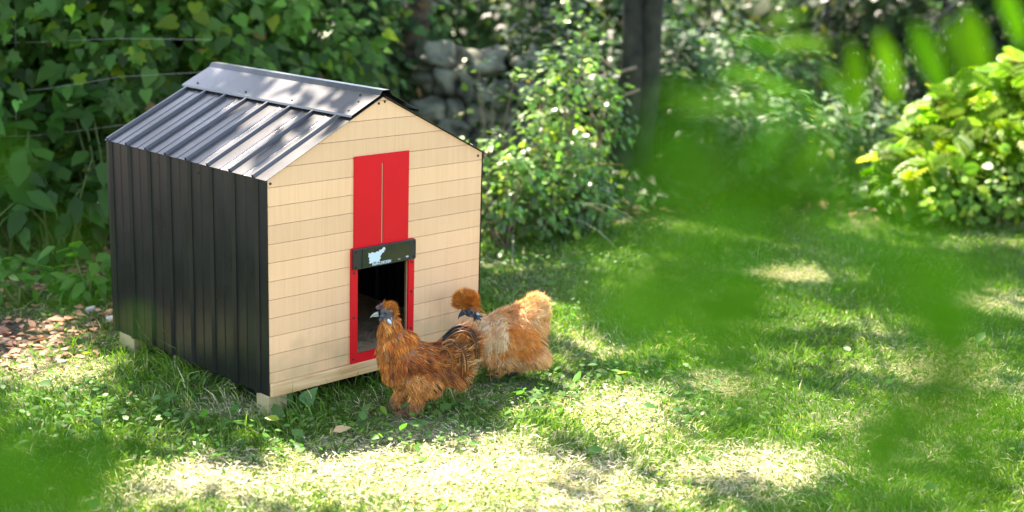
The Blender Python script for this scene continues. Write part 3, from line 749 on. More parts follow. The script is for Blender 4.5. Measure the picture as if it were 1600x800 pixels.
# door
def rrect(x0, z0, x1, z1, r_, n=5):
    P = []
    for cx_, cz_, a0 in ((x1 - r_, z1 - r_, 0), (x0 + r_, z1 - r_, 90), (x0 + r_, z0 + r_, 180), (x1 - r_, z0 + r_, 270)):
        for i in range(n + 1):
            a = math.radians(a0 + 90 * i / n); P.append((cx_ + r_ * math.cos(a), cz_ + r_ * math.sin(a)))
    return P
def ringmesh(outer, inner_, y0, y1):
    n = len(outer); v = [(x, y0, z) for x, z in outer] + [(x, y0, z) for x, z in inner_] + [(x, y1, z) for x, z in outer] + [(x, y1, z) for x, z in inner_]
    f = []
    for i in range(n):
        j = (i + 1) % n
        f += [(i, j, n + j, n + i), (2 * n + i, 3 * n + i, 3 * n + j, 2 * n + j), (i, 2 * n + i, 2 * n + j, j), (n + i, n + j, 3 * n + j, 3 * n + i)]
    return MB().add(v, f)
FX0, FX1, FZ0, FZ1 = .2975, .5500, .095, .462
frame = cpart(ringmesh(rrect(FX0, FZ0, FX1, FZ1, .008), rrect(.3225, .126, .5265, .398, .008), -.007, -.0006), 'door_frame', M_RED)
for x, z in ((.308, .385), (.308, .245), (.308, .112), (.5395, .385), (.5395, .29), (.5395, .17), (.42, .109)): screw((x, -.0072, z), (0, -1, 0), .0042, M_BLACKPL, frame)
head = cpart(MB().prism_y(rrect(.3000, .396, .5475, .4605, .006), -.017, -.0075), 'control_box', M_BLACKPL, bevel=.0015)
mb = MB(); mb.prism_y(rrect(.3305, .4005, .5190, .4570, .003), -.0192, -.0173); cpart(mb, 'cover_plate', simple('smoked_cover', (.012, .014, .015), .18, coat=.5), head)
for x, z in ((.308, .452), (.308, .405), (.5395, .452), (.5395, .405)): screw((x, -.0172, z), (0, -1, 0), .0042, M_SCREW, head)
panel = cpart(MB().box((.3095, -.0042, .440), (.5255, -.0008, .7405)), 'sliding_door', M_RED, bevel=.0006)
mb = MB(); mb.box((.4188, -.0046, .462), (.4206, -.0043, .714))
slot = cpart(mb, 'rack_slot', simple('rack_shadow', (.16, .012, .012), .6), panel)
mb = MB(); z = .465
while z < .712:
    mb.box((.4158, -.0056, z), (.4184, -.0043, z + .0032)); z += .0062
cpart(mb, 'rack_teeth', M_TEETH, panel)
mb = MB(); z = .467
while z < .712:
    mb.box((.4192, -.0054, z + .001), (.4212, -.0047, z + .0036)); z += .0062
cpart(mb, 'rack_hole', M_SCREW, panel)
# printed emblem and lettering on the control box
LG = [(148, 128), (158, 132), (170, 124), (184, 128), (197, 119), (206, 121), (212, 110), (225, 108), (231, 97), (241, 94), (245, 108), (236, 115), (238, 122), (225, 128), (222, 138), (214, 147), (219, 158), (211, 166), (212, 176), (200, 180), (186, 178), (172, 183), (160, 189), (150, 186), (156, 176), (151, 166), (155, 156), (146, 150), (150, 141)]
def door_uv(zx, zy):
    u = 535 + zx / 3.64; v = 360 + zy / 3.64
    r_ = RC @ np.array([(u - 800) / FPX, -(v - 400) / FPX, -1]); p = CAM + r_ * (-.0195 - CAM[1]) / r_[1]
    return p[0], p[2]
pl = [door_uv(*q) for q in LG]
from mathutils.geometry import tessellate_polygon
tt = tessellate_polygon([[Vector((x, z, 0)) for x, z in pl]])
n = len(pl)
v = [(x, -.0198, z) for x, z in pl] + [(x, -.01925, z) for x, z in pl]
f = []
for t in tt:
    f += [tuple(t), tuple(i + n for i in t[::-1])]
f += [(i, (i + 1) % n, (i + 1) % n + n, i + n) for i in range(n)]
cpart(MB().add(v, f), 'emblem', M_PRINT, head)
def text(s, size, x, y, z, mat, parent, name, width=None):
    cu = bpy.data.curves.new(name, 'FONT'); cu.body = s; cu.size = size; cu.extrude = .0003; cu.offset = .00035
    to = bpy.data.objects.new(name, cu); COL.objects.link(to)
    bpy.context.view_layer.update()
    me = bpy.data.meshes.new_from_object(to.evaluated_get(bpy.context.evaluated_depsgraph_get()))
    bpy.data.objects.remove(to)
    co = np.zeros(len(me.vertices) * 3); me.vertices.foreach_get('co', co); co = co.reshape(-1, 3)
    sx = (width / (co[:, 0].max() - co[:, 0].min())) if width else 1
    out = np.stack([(co[:, 0] - co[:, 0].min()) * sx + x + CO.x, -co[:, 2] + y + CO.y, co[:, 1] + z + CO.z], -1)
    me.vertices.foreach_set('co', out.ravel()); me.update(); me.materials.clear()
    return link(name, me, mat, parent)
text('RUN-CHICKEN', .0125, .369, -.0196, .4015, M_PRINT, head, 'lettering', .074)
text('T50', .006, .503, -.0196, .4075, M_PRINT, head, 'lettering', .011)
cpart(MB().prism_y(rrect(.470, .4040, .482, .4085, .002), -.0198, -.0192), 'push_button', simple('grey_button', (.18, .18, .18), .5), head)

# straw bedding inside
def strands(n, x0, x1, y0, y1, z0, z1, L, wd, colr, var=.25, flat=.15):
    P = np.stack([rng.uniform(x0, x1, n), rng.uniform(y0, y1, n), rng.uniform(z0, z1, n)], -1)
    a = rng.uniform(0, 2 * math.pi, n); d = np.stack([np.cos(a), np.sin(a), rng.normal(0, flat, n)], -1)
    s = norm(np.cross(d, np.array([0, 0, 1.]))) * wd
    l_ = L * rng.uniform(.5, 1.2, n)[:, None]
    V = np.stack([P - s, P + s, P + d * l_ + s * .5, P + d * l_ - s * .5], 1)
    F = np.arange(4 * n).reshape(n, 4)
    C = np.clip(np.array(colr) * np.exp(rng.normal(0, var, (n, 1))), 0, .7)
    return V.reshape(-1, 3), F, np.repeat(C, 4, 0)
V, F, C = strands(2500, .05, .78, .04, .80, .102, .125, .05, .0015, (.42, .36, .22))
tag(np_mesh('straw_bedding', V, F, M_STRAW, None, C), 'pale straw bedding on the floor inside the coop', 'straw', kind='stuff')

# ------------------------------------------------------------------ chickens
def body_mesh(ells, name, parent, colf, voxel=.0045):
    mb = MB()
    for (c, r_, ax) in ells:
        n, m = 10, 16; v = []; f = []
        c = Vector(c); R = ax
        for i in range(n + 1):
            th = math.pi * i / n
            for k in range(m):
                ph = 2 * math.pi * k / m
                p = Vector((math.sin(th) * math.cos(ph) * r_[0], math.sin(th) * math.sin(ph) * r_[1], math.cos(th) * r_[2]))
                v.append(c + R @ p)
        for i in range(n):
            for k in range(m): f.append((i * m + k, (i + 1) * m + k, (i + 1) * m + (k + 1) % m, i * m + (k + 1) % m))
        mb.add(v, f)
    me = bpy.data.meshes.new(name); me.from_pydata(mb.v, [], mb.f); me.update()
    t = bpy.data.objects.new(name, me); COL.objects.link(t)
    md = t.modifiers.new('r', 'REMESH'); md.mode = 'VOXEL'; md.voxel_size = voxel
    ms = t.modifiers.new('s', 'SMOOTH'); ms.factor = .6; ms.iterations = 4
    bpy.context.view_layer.update()
    me2 = bpy.data.meshes.new_from_object(t.evaluated_get(bpy.context.evaluated_depsgraph_get()))
    bpy.data.objects.remove(t)
    co = np.zeros(len(me2.vertices) * 3); me2.vertices.foreach_get('co', co); co = co.reshape(-1, 3)
    a = me2.color_attributes.new('tint', 'FLOAT_COLOR', 'POINT'); cc = np.ones((len(co), 4)); cc[:, :3] = colf(co)
    a.data.foreach_set('color', cc.astype(np.float32).ravel())
    me2.polygons.foreach_set('use_smooth', np.ones(len(me2.polygons), bool))
    me2.materials.clear()
    o = link(name, me2, M_SKIN, parent)
    cen = np.zeros(len(me2.polygons) * 3); me2.polygons.foreach_get('center', cen)
    nor = np.zeros(len(me2.polygons) * 3); me2.polygons.foreach_get('normal', nor)
    ar = np.zeros(len(me2.polygons)); me2.polygons.foreach_get('area', ar)
    return o, cen.reshape(-1, 3), nor.reshape(-1, 3), ar

def fibres(P, N, flow, L, wd, col, r, curl=.25, grav=.12, lift=.35, seg=4):
    """thin tapered barbs rooted at P: initial direction flow + lift*N, bending with gravity"""
    n = len(P)
    T = flow - N * (flow * N).sum(1, keepdims=True); T = norm(T + 1e-6)
    d = norm(T + N * lift[:, None] if hasattr(lift, '__len__') else T + N * lift)
    view = norm(r.normal(size=(n, 3)) * .5 + N)
    pos = P.copy(); rings = []
    for s in range(seg + 1):
        t = s / seg
        side = norm(np.cross(d, view)) * (wd * (1 - t ** 2) + .00008)[:, None]
        rings.append(np.stack([pos - side, pos + side], 1))
        pos = pos + d * (L / seg)[:, None]
        d = norm(d + np.array([0, 0, -grav]) + r.normal(0, curl, (n, 3)) / seg)
    V = np.stack(rings, 1).reshape(n, -1, 3)
    f = np.array([(2 * s, 2 * s + 1, 2 * s + 3, 2 * s + 2) for s in range(seg)])
    F = (f[None] + (np.arange(n) * V.shape[1])[:, None, None]).reshape(-1, 4)
    return V.reshape(-1, 3), F, np.repeat(col, V.shape[1], 0)

def plume(name, parent, cen, nor, ar, mask, nclump, per, flowf, lenf, colf, r, spread=.006, wd=.0006, lift=.35, grav=.12, curl=.3, tuft=.35):
    w = ar * mask; w = w / w.sum()
    k = r.choice(len(cen), nclump, p=w)
    cp = cen[k]; cn = nor[k]
    cp = np.repeat(cp, per, 0); cn = np.repeat(cn, per, 0)
    off = r.normal(0, spread, cp.shape); off -= cn * (off * cn).sum(1, keepdims=True)
    P = cp + off - cn * .002
    fl = flowf(cen[k]) + r.normal(0, tuft, (nclump, 3)) * .7
    fl = np.repeat(norm(fl), per, 0) - off / max(spread, 1e-6) * .06 + r.normal(0, .09, cp.shape)
    L_ = np.repeat(lenf(cen[k]) * r.uniform(.7, 1.25, nclump), per) * r.uniform(.6, 1.15, len(cp))
    C = np.repeat(colf(cen[k], r), per, 0) * np.exp(r.normal(0, .16, (len(cp), 1)))
    li = np.repeat(r.uniform(.5, 1.5, nclump) * lift, per)
    V, F, C2 = fibres(P, cn, norm(fl), L_, np.full(len(P), wd), np.clip(C, .004, .85), r, curl, grav, li)
    return np_mesh(name, V, F, M_FEATHER, parent, C2)

def rotY(deg): return Matrix.Rotation(math.radians(deg), 3, 'Y')
def blob(name, c, r_, R, mat, parent, n=10, m=14, bumps=0):
    v = []; f = []; c = Vector(c)
    for i in range(n + 1):
        th = math.pi * i / n
        for k in range(m):
            ph = 2 * math.pi * k / m
            d = Vector((math.sin(th) * math.cos(ph), math.sin(th) * math.sin(ph), math.cos(th)))
            s = 1 + (bumps * mnoise.noise(d * 3.1 + Vector((3, 1, 7))) if bumps else 0)
            v.append(c + R @ Vector((d.x * r_[0] * s, d.y * r_[1] * s, d.z * r_[2] * s)))
    for i in range(n):
        for k in range(m): f.append((i * m + k, (i + 1) * m + k, (i + 1) * m + (k + 1) % m, i * m + (k + 1) % m))
    return MB().add(v, f).build(name, mat, parent, smooth=True)
M_BEAKR = simple('pale_beak', (.26, .30, .27), .35)
M_BEAKH = simple('dark_beak', (.045, .052, .06), .3)
M_COMB = simple('mulberry_comb', (.10, .05, .055), .6, noise=.4, nscale=120, bump=.6)
M_EYE = simple('black_eye', (.006, .005, .005), .08)
M_LOBE = simple('pale_blue_ear_lobe', (.42, .55, .62), .5)
M_DARKF = leafy('dark_feather', .05, .5, .3)

class Prof:
    """local frame of a bird drawn from its side: x forward, z up, y towards its left"""
    def __init__(s, u0, v0, d): s.u0, s.v0, s.k = u0, v0, FPX / d
    def p(s, u, v, y=0.):
        y = y / s.k
        return np.array([-(u - s.u0) / s.k, y, ((s.v0 - v) / s.k + y * .234) / .972])
    def uv(s, P): return s.u0 - P[:, 0] * s.k, s.v0 - (P[:, 2] * .972 - P[:, 1] * .234) * s.k
    def ell(s, u, v, a, b, tilt=0, y=0., c=None):
        """ellipse of half sizes a (along) and b (across) turned by tilt degrees (rising towards the head)"""
        c = b if c is None else c
        return (s.p(u, v, y), (a / s.k, c / s.k, b / s.k), rotY(-tilt))

def chain(pr, pts, n=3):
    out = []
    for (u0, v0, y0, r0), (u1, v1, y1, r1) in zip(pts[:-1], pts[1:]):
        L_ = math.hypot(u1 - u0, v1 - v0); m = max(2, int(L_ / (.7 * min(r0, r1)) + 1))
        for i in range(m + 1):
            t = i / m; out.append(pr.ell(u0 + (u1 - u0) * t, v0 + (v1 - v0) * t, r0 + (r1 - r0) * t, r0 + (r1 - r0) * t, 0, y0 + (y1 - y0) * t))
    return out

# rooster -------------------------------------------------------------
RD = 4.07
rp = Prof(636, 648, RD)
gr = gnd(636, 648)
rooster = empty('rooster', (gr[0], gr[1], float(hz(gr[0], gr[1])) + .004), math.radians(135), 'red brown rooster with black curved tail feathers standing before the coop door', 'rooster', 'silkie chickens')
ells = [rp.ell(645, 562, 46, 30, -4, 0, 29), rp.ell(612, 552, 24, 38, 0, 0, 25), rp.ell(626, 540, 28, 26, 30, 0, 22), rp.ell(608, 520, 18, 30, 0, 0, 15), rp.ell(606, 503, 12, 16, 0, 0, 11),
        rp.ell(604, 487, 12.5, 11.5, 0, 0, 10), rp.ell(676, 560, 30, 26, -5, 0, 22), rp.ell(700, 548, 24, 24, 0, 0, 15), rp.ell(712, 532, 16, 16, 0, 0, 10),
        rp.ell(660, 596, 32, 23, 0, 13, 17), rp.ell(634, 594, 28, 22, 0, -13, 15), rp.ell(622, 578, 28, 26, 0, 0, 24), rp.ell(688, 578, 28, 22, 10, 0, 18), rp.ell(706, 566, 20, 20, 0, 0, 13), rp.ell(724, 546, 12, 24, 0, 0, 9), rp.ell(716, 560, 14, 20, 0, 0, 11)]
ells += chain(rp, [(654, 610, 15, 14), (648, 628, 15, 9), (643, 642, 15, 5)]) + chain(rp, [(630, 608, -14, 14), (621, 625, -14, 9), (616, 639, -14, 5)])
for (u, v, y) in ((640, 645, 15), (614, 643, -14)):
    for du, dy in ((-15, 0), (-12, 8), (-12, -8), (8, 1)):
        ells += chain(rp, [(u, v, y, 2.8), (u + du * .55, v - 1.2, y + dy * .5, 2.4), (u + du, v + 1.5, y + dy, 1.5)])
def rcol_skin(co):
    u, v = rp.uv(co); c = np.tile(np.array([.20, .075, .02]), (len(co), 1))
    low = co[:, 2] < .045; c[low] = (.045, .045, .05)
    face = (u < 614) & (v < 499) & (v > 480); c[face] = (.045, .05, .06)
    return c
rbody, cen, nor, ar = body_mesh(ells, 'body', rooster, rcol_skin, .0036)
u, v = rp.uv(cen)
rr_ = np.random.default_rng(21)
def S3(a, b, c): return np.array([a, b, c])
def rflow(P):
    u, v = rp.uv(P); f = np.tile(S3(-.45, 0, -.9), (len(P), 1))
    f[(u > 640) & (v > 530) & (v < 595)] = S3(-.9, 0, -.45)
    f[(v > 590)] = S3(-.5, 0, -.6)
    t = (u > 686) & (v < 575); f[t] = S3(-.7, 0, .75)
    f[(v < 500)] = S3(-.8, 0, .1)
    return f
def rlen(P):
    u, v = rp.uv(P); L_ = np.full(len(P), .023)
    L_[v < 545] = .027; L_[v < 505] = .015; L_[(u > 686)] = .052; L_[v > 590] = .021; L_[v > 622] = .014; L_[v > 640] = .011
    return L_
def rcolf(P, r):
    u, v = rp.uv(P); n = len(P)
    orange = np.array([.56, .190, .030]); dark = np.array([.15, .036, .008]); buff = np.array([.56, .24, .065]); red = np.array([.36, .100, .016])
    q0 = r.random((n, 1)); c = np.where(q0 < .42, dark, np.where(q0 < .85, red, orange))
    nk = (v < 548) & (u < 650); c[nk] = np.where(r.random((nk.sum(), 1)) < .62, orange, red)
    br_ = (u < 606) & (v >= 500); c[br_] = np.where(r.random((br_.sum(), 1)) < .6, orange, np.array([.40, .17, .05]))
    th = (v > 585 + 8 * (u > 690)) ; c[th] = np.where(r.random((th.sum(), 1)) < .75, buff, np.array([.36, .13, .03]))
    tl = (u > 686) & (v < 590); q = r.random((tl.sum(), 1)); c[tl] = np.where(q < .45, np.array([.40, .15, .035]), np.where(q < .62, np.array([.52, .32, .16]), dark))
    return c * np.exp(r.normal(0, .36, (n, 1)))
facem = (u < 613) & (v < 499) & (v > 479)
plume('plumage', rooster, cen, nor, ar, ((~facem) & (cen[:, 2] > .022)).astype(float) + 0 * u, 3000, 16, rflow, rlen, rcolf, rr_, .006, .00085, .22, .16, .18, .24)
cm = (v < 482) & (u > 592)
plume('crest', rooster, cen, nor, ar, cm.astype(float) + 1e-9, 90, 18, lambda P: np.tile(S3(-.6, 0, .5), (len(P), 1)), lambda P: np.full(len(P), .017), lambda P, r: np.tile(np.array([.52, .19, .03]), (len(P), 1)) * np.exp(r.normal(0, .25, (len(P), 1))), rr_, .004, .0005, .7, .1)
fl_ = cen[:, 2] < .05
plume('foot_feathers', rooster, cen, nor, ar, (fl_ & (cen[:, 2] > .006)).astype(float) + 1e-9, 60, 16, lambda P: np.tile(S3(-.1, 0, -.4), (len(P), 1)) + norm(P * S3(1, 1, 0)) * .2, lambda P: np.full(len(P), .022), lambda P, r: np.tile(np.array([.40, .20, .09]), (len(P), 1)) * np.exp(r.normal(0, .4, (len(P), 1))), rr_, .005, .0006, .7, .15)
def ribbon_feather(pr, pts, wd, y, colr, parent, name='tail_feather', thick=.0007):
    P = [Vector(pr.p(u, v, y + yy)) for u, v, yy in pts]
    # smooth
    Q = []
    for i in range(len(P) - 1):
        p0 = P[max(i - 1, 0)]; p1 = P[i]; p2 = P[i + 1]; p3 = P[min(i + 2, len(P) - 1)]
        for s in range(5):
            t = s / 5; Q.append(.5 * ((2 * p1) + (-p0 + p2) * t + (2 * p0 - 5 * p1 + 4 * p2 - p3) * t * t + (-p0 + 3 * p1 - 3 * p2 + p3) * t ** 3))
    Q.append(P[-1]); v = []; f = []; n = len(Q)
    for i, p in enumerate(Q):
        t = (Q[min(i + 1, n - 1)] - Q[max(i - 1, 0)]).normalized(); a = t.cross(Vector((0, 1, 0))).normalized()
        w = wd * math.sin(math.pi * min(.97, (.12 + .84 * i / (n - 1)))) ** .6
        v += [p - a * w, p + Vector((0, .0012, 0)), p + a * w, p - Vector((0, thick, 0))]
    for i in range(n - 1):
        for k in range(4): f.append((4 * i + k, 4 * i + (k + 1) % 4, 4 * i + 4 + (k + 1) % 4, 4 * i + 4 + k))
    o = MB().add(v, f).build(name, M_DARKF, parent, smooth=True)
    a = o.data.color_attributes.new('tint', 'FLOAT_COLOR', 'POINT')
    a.data.foreach_set('color', np.tile(np.array([*colr, 1], np.float32), (len(v), 1)).ravel())
    return o
BLK = (.012, .016, .018)
rs2 = np.random.default_rng(5)
for base_, n_, w_, y_, c_ in [([(690, 526), (706, 511), (724, 506), (738, 514), (747, 530), (749, 548)], 5, .0034, 12, BLK),
                        ([(694, 530), (710, 518), (727, 515), (738, 526), (743, 542), (742, 560)], 3, .0032, 14, (.09, .035, .012)),
                        ([(696, 532), (712, 529), (723, 539), (728, 555), (729, 574)], 2, .0030, 19, (.06, .025, .012)),
                        ([(690, 530), (702, 521), (716, 520), (728, 531), (735, 549), (733, 568)], 4, .0034, 8, (.34, .13, .03)),
                        ([(690, 538), (704, 531), (716, 538), (723, 552), (724, 574)], 4, .0034, 16, (.40, .18, .06)),
                        ([(686, 545), (698, 542), (708, 552), (713, 568), (712, 586)], 3, .0034, 20, (.22, .07, .016)),
                        ([(700, 545), (713, 545), (723, 556), (730, 572), (731, 588)], 4, .0032, 10, (.30, .11, .025))]:
    for q in range(n_):
        f0 = rs2.uniform(.86, 1.04); du = rs2.normal(0, 2.0); dv = rs2.normal(0, 3.0)
        cx_ = base_[0]
        pts = [(cx_[0] + (u_ - cx_[0]) * f0 + du * i_ * .5, cx_[1] + (v_ - cx_[1]) * (f0 + rs2.normal(0, .015)) + dv, rs2.normal(0, .6)) for i_, (u_, v_) in enumerate(base_)]
        cc_ = tuple(float(x) for x in np.array(c_) * rs2.uniform(.6, 1.5))
        ribbon_feather(rp, pts, w_ * rs2.uniform(.7, 1.1), y_ + rs2.normal(0, 1), cc_, rooster)
ribbon_feather(rp, [(676, 592, 0), (684, 600, 0), (692, 608, 0)], .0035, 26, (.02, .015, .014), rooster)
ribbon_feather(rp, [(670, 595, 0), (677, 603, 0), (684, 612, 0)], .0035, 27, (.02, .015, .014), rooster)
def beak(pr, u, v, L_, h, tilt, y, mat, parent):
    """short hooked beak, upper and lower halves in one mesh"""
    mb = MB(); k = pr.k
    for up in (1, -1):
        pts = []; rad = []
        for i in range(7):
            t = i / 6; x = L_ * t * (1 if up > 0 else .78)
            z = (.22 * h * up) - (h * .75 * t ** 2.4 if up > 0 else h * .1 * t)
            a = math.radians(tilt); X_ = x * math.cos(a) + z * math.sin(a); Z_ = -x * math.sin(a) + z * math.cos(a)
            b = pr.p(u, v, y); pts.append(b + np.array([X_, 0, Z_]) / k); rad.append((h * (.42 if up > 0 else .3) * (1 - .88 * t)) / k)
        mb.tube(pts, rad, 10)
    return mb.build('beak', mat, parent, smooth=True)
beak(rp, 590, 492, 14, 8, 8, 0, M_BEAKR, rooster)
blob('comb', rp.p(590, 481, 0), (.0085, .007, .0075), rotY(20), M_COMB, rooster, bumps=.35)
blob('comb', rp.p(595, 477, 2), (.007, .006, .006), rotY(-10), M_COMB, rooster, bumps=.4)
blob('eye', rp.p(601, 489, 10.2), (.0038, .002, .0038), rotY(0), M_EYE, rooster)
blob('wattle', rp.p(594, 500, 5), (.006, .004, .007), rotY(0), simple('slate_wattle', (.05, .06, .075), .55, bump=.5, nscale=150), rooster, bumps=.3)
blob('wattle', rp.p(597, 494, 8), (.009, .0035, .0055), rotY(10), bpy.data.materials['slate_wattle'], rooster, bumps=.3)
blob('ear_lobe', rp.p(608, 502, 12), (.0045, .003, .009), rotY(35), M_LOBE, rooster, bumps=.2)

# hen -----------------------------------------------------------------
HD = 4.42
hp = Prof(795, 592, HD)
gh = gnd(795, 592)
hen = empty('hen', (gh[0], gh[1], float(hz(gh[0], gh[1])) + .004), math.radians(135), 'fluffy pale buff hen with round orange crest right of the rooster', 'hen', 'silkie chickens')
hel = [hp.ell(802, 524, 46, 38, -14, 0, 36), hp.ell(776, 524, 30, 32, 10, 0, 28), hp.ell(812, 498, 28, 22, -30, 0, 24), hp.ell(785, 505, 24, 18, -15, 0, 20), hp.ell(758, 516, 16, 18, 20, 0, 15), hp.ell(748, 504, 11, 12, 30, 0, 11), hp.ell(734, 489, 13, 10, -10, 0, 10),
       hp.ell(725, 474, 17, 15, 0, 0, 13), hp.ell(828, 500, 24, 32, -10, 0, 26), hp.ell(832, 478, 16, 16, 0, 0, 14), hp.ell(830, 556, 24, 18, 0, 10, 18), hp.ell(832, 532, 14, 20, 0, 4, 16), hp.ell(792, 562, 36, 18, 0, 6, 22), hp.ell(776, 552, 22, 24, 0, 8, 16)]
hel += chain(hp, [(782, 568, 10, 9), (778, 582, 10, 6), (776, 588, 10, 4)]) + chain(hp, [(812, 566, -8, 9), (806, 580, -8, 6), (804, 588, -8, 4)])
for (u_, v_, y_) in ((776, 590, 10), (803, 589, -8)):
    for du, dy in ((-13, 0), (-10, 7), (-10, -7), (7, 1)):
        hel += chain(hp, [(u_, v_, y_, 2.6), (u_ + du * .55, v_ - 1, y_ + dy * .5, 2.2), (u_ + du, v_ + 1.5, y_ + dy, 1.4)])
def hcol_skin(co):
    u, v = hp.uv(co); c = np.tile(np.array([.42, .22, .10]), (len(co), 1))
    c[co[:, 2] < .03] = (.05, .05, .055)
    c[(u < 752) & (v > 484) & (v < 504)] = (.04, .05, .065)
    return c
hbody, cen, nor, ar = body_mesh(hel, 'body', hen, hcol_skin, .0036)
u, v = hp.uv(cen); rh = np.random.default_rng(22)
def hflow(P):
    u, v = hp.uv(P); f = np.tile(S3(-.7, 0, -.55), (len(P), 1))
    f[(u > 812) & (v < 500)] = S3(-.5, 0, .35)
    f[(u < 790) & (v > 500)] = S3(-.1, 0, -.8)
    return f
def hlen(P):
    u, v = hp.uv(P); L_ = np.full(len(P), .028); L_[v > 570] = .016; L_[(u < 760) & (v < 510)] = .012; L_[(u > 812) & (v < 520)] = .026
    return L_
def hcolf(P, r):
    u, v = hp.uv(P); n = len(P)
    buff = np.array([.74, .37, .13]); white = np.array([.86, .64, .40]); orange = np.array([.66, .25, .045]); pale = np.array([.80, .50, .24])
    c = np.where(r.random((n, 1)) < .5, buff, pale)
    wing = (((u - 806) / 34) ** 2 + ((v - 532) / 26) ** 2 < 1); c[wing] = np.where(r.random((wing.sum(), 1)) < .7, orange, buff)
    ch = (((u - 768) / 24) ** 2 + ((v - 520) / 26) ** 2 < 1); c[ch] = np.where(r.random((ch.sum(), 1)) < .5, white, pale)
    rp_ = (((u - 838) / 20) ** 2 + ((v - 485) / 24) ** 2 < 1); c[rp_] = np.where(r.random((rp_.sum(), 1)) < .5, pale, buff)
    lo = v > 562; c[lo] = np.where(r.random((lo.sum(), 1)) < .6, np.array([.50, .26, .10]), buff)
    return c * np.exp(r.normal(0, .14, (n, 1)))
hface = (u < 750) & (v > 485) & (v < 503)
plume('plumage', hen, cen, nor, ar, ((~hface) & ~((u < 750) & (v < 490)) & (cen[:, 2] > .015)).astype(float), 1900, 18, hflow, hlen, hcolf, rh, .007, .00085, .55, .10, .25)
hc = ((u < 752) & (v < 486)).astype(float)
plume('crest', hen, cen, nor, ar, hc + 1e-9, 330, 18, lambda P: norm(P - hp.p(730, 486)) + S3(0, 0, -.1), lambda P: np.full(len(P), .019), lambda P, r: np.where(r.random((len(P), 1)) < .75, np.array([.66, .25, .035]), np.array([.42, .14, .03])) * np.exp(r.normal(0, .2, (len(P), 1))), rh, .004, .0005, 1.0, .10)
beak(hp, 724, 490, 16, 9, 34, 6, M_BEAKH, hen)
blob('eye', hp.p(735, 490, 10), (.0036, .002, .0036), rotY(0), M_EYE, hen)
blob('ear_lobe', hp.p(744, 493, 10), (.006, .003, .0045), rotY(-20), M_LOBE, hen, bumps=.2)
blob('wattle', hp.p(734, 496, 8), (.008, .004, .005), rotY(-10), bpy.data.materials['slate_wattle'], hen, bumps=.3)
blob('wattle', hp.p(745, 499, 7), (.006, .005, .008), rotY(-10), bpy.data.materials['slate_wattle'], hen, bumps=.3)
ribbon_feather(hp, [(838, 520, 0), (846, 527, 0), (856, 533, 0)], .006, 20, (.45, .20, .06), hen, 'wing_feather')
ribbon_feather(hp, [(835, 526, 0), (845, 532, 0), (855, 540, 0)], .006, 21, (.52, .27, .10), hen, 'wing_feather')
# the bird in the dark of the coop
def copy_tree(o, parent=None):
    c = o.copy(); COL.objects.link(c)
    c.parent = parent
    for ch in [x for x in bpy.data.objects if x.parent == o]: copy_tree(ch, c)
    return c
h2 = copy_tree(hen); h2.location = (.47, .50, .118); h2.rotation_euler = (0, 0, math.radians(170)); h2.scale = (.92, .92, .92)
h2['label'] = 'silkie hen sitting in the dark inside the coop, seen through the door opening'

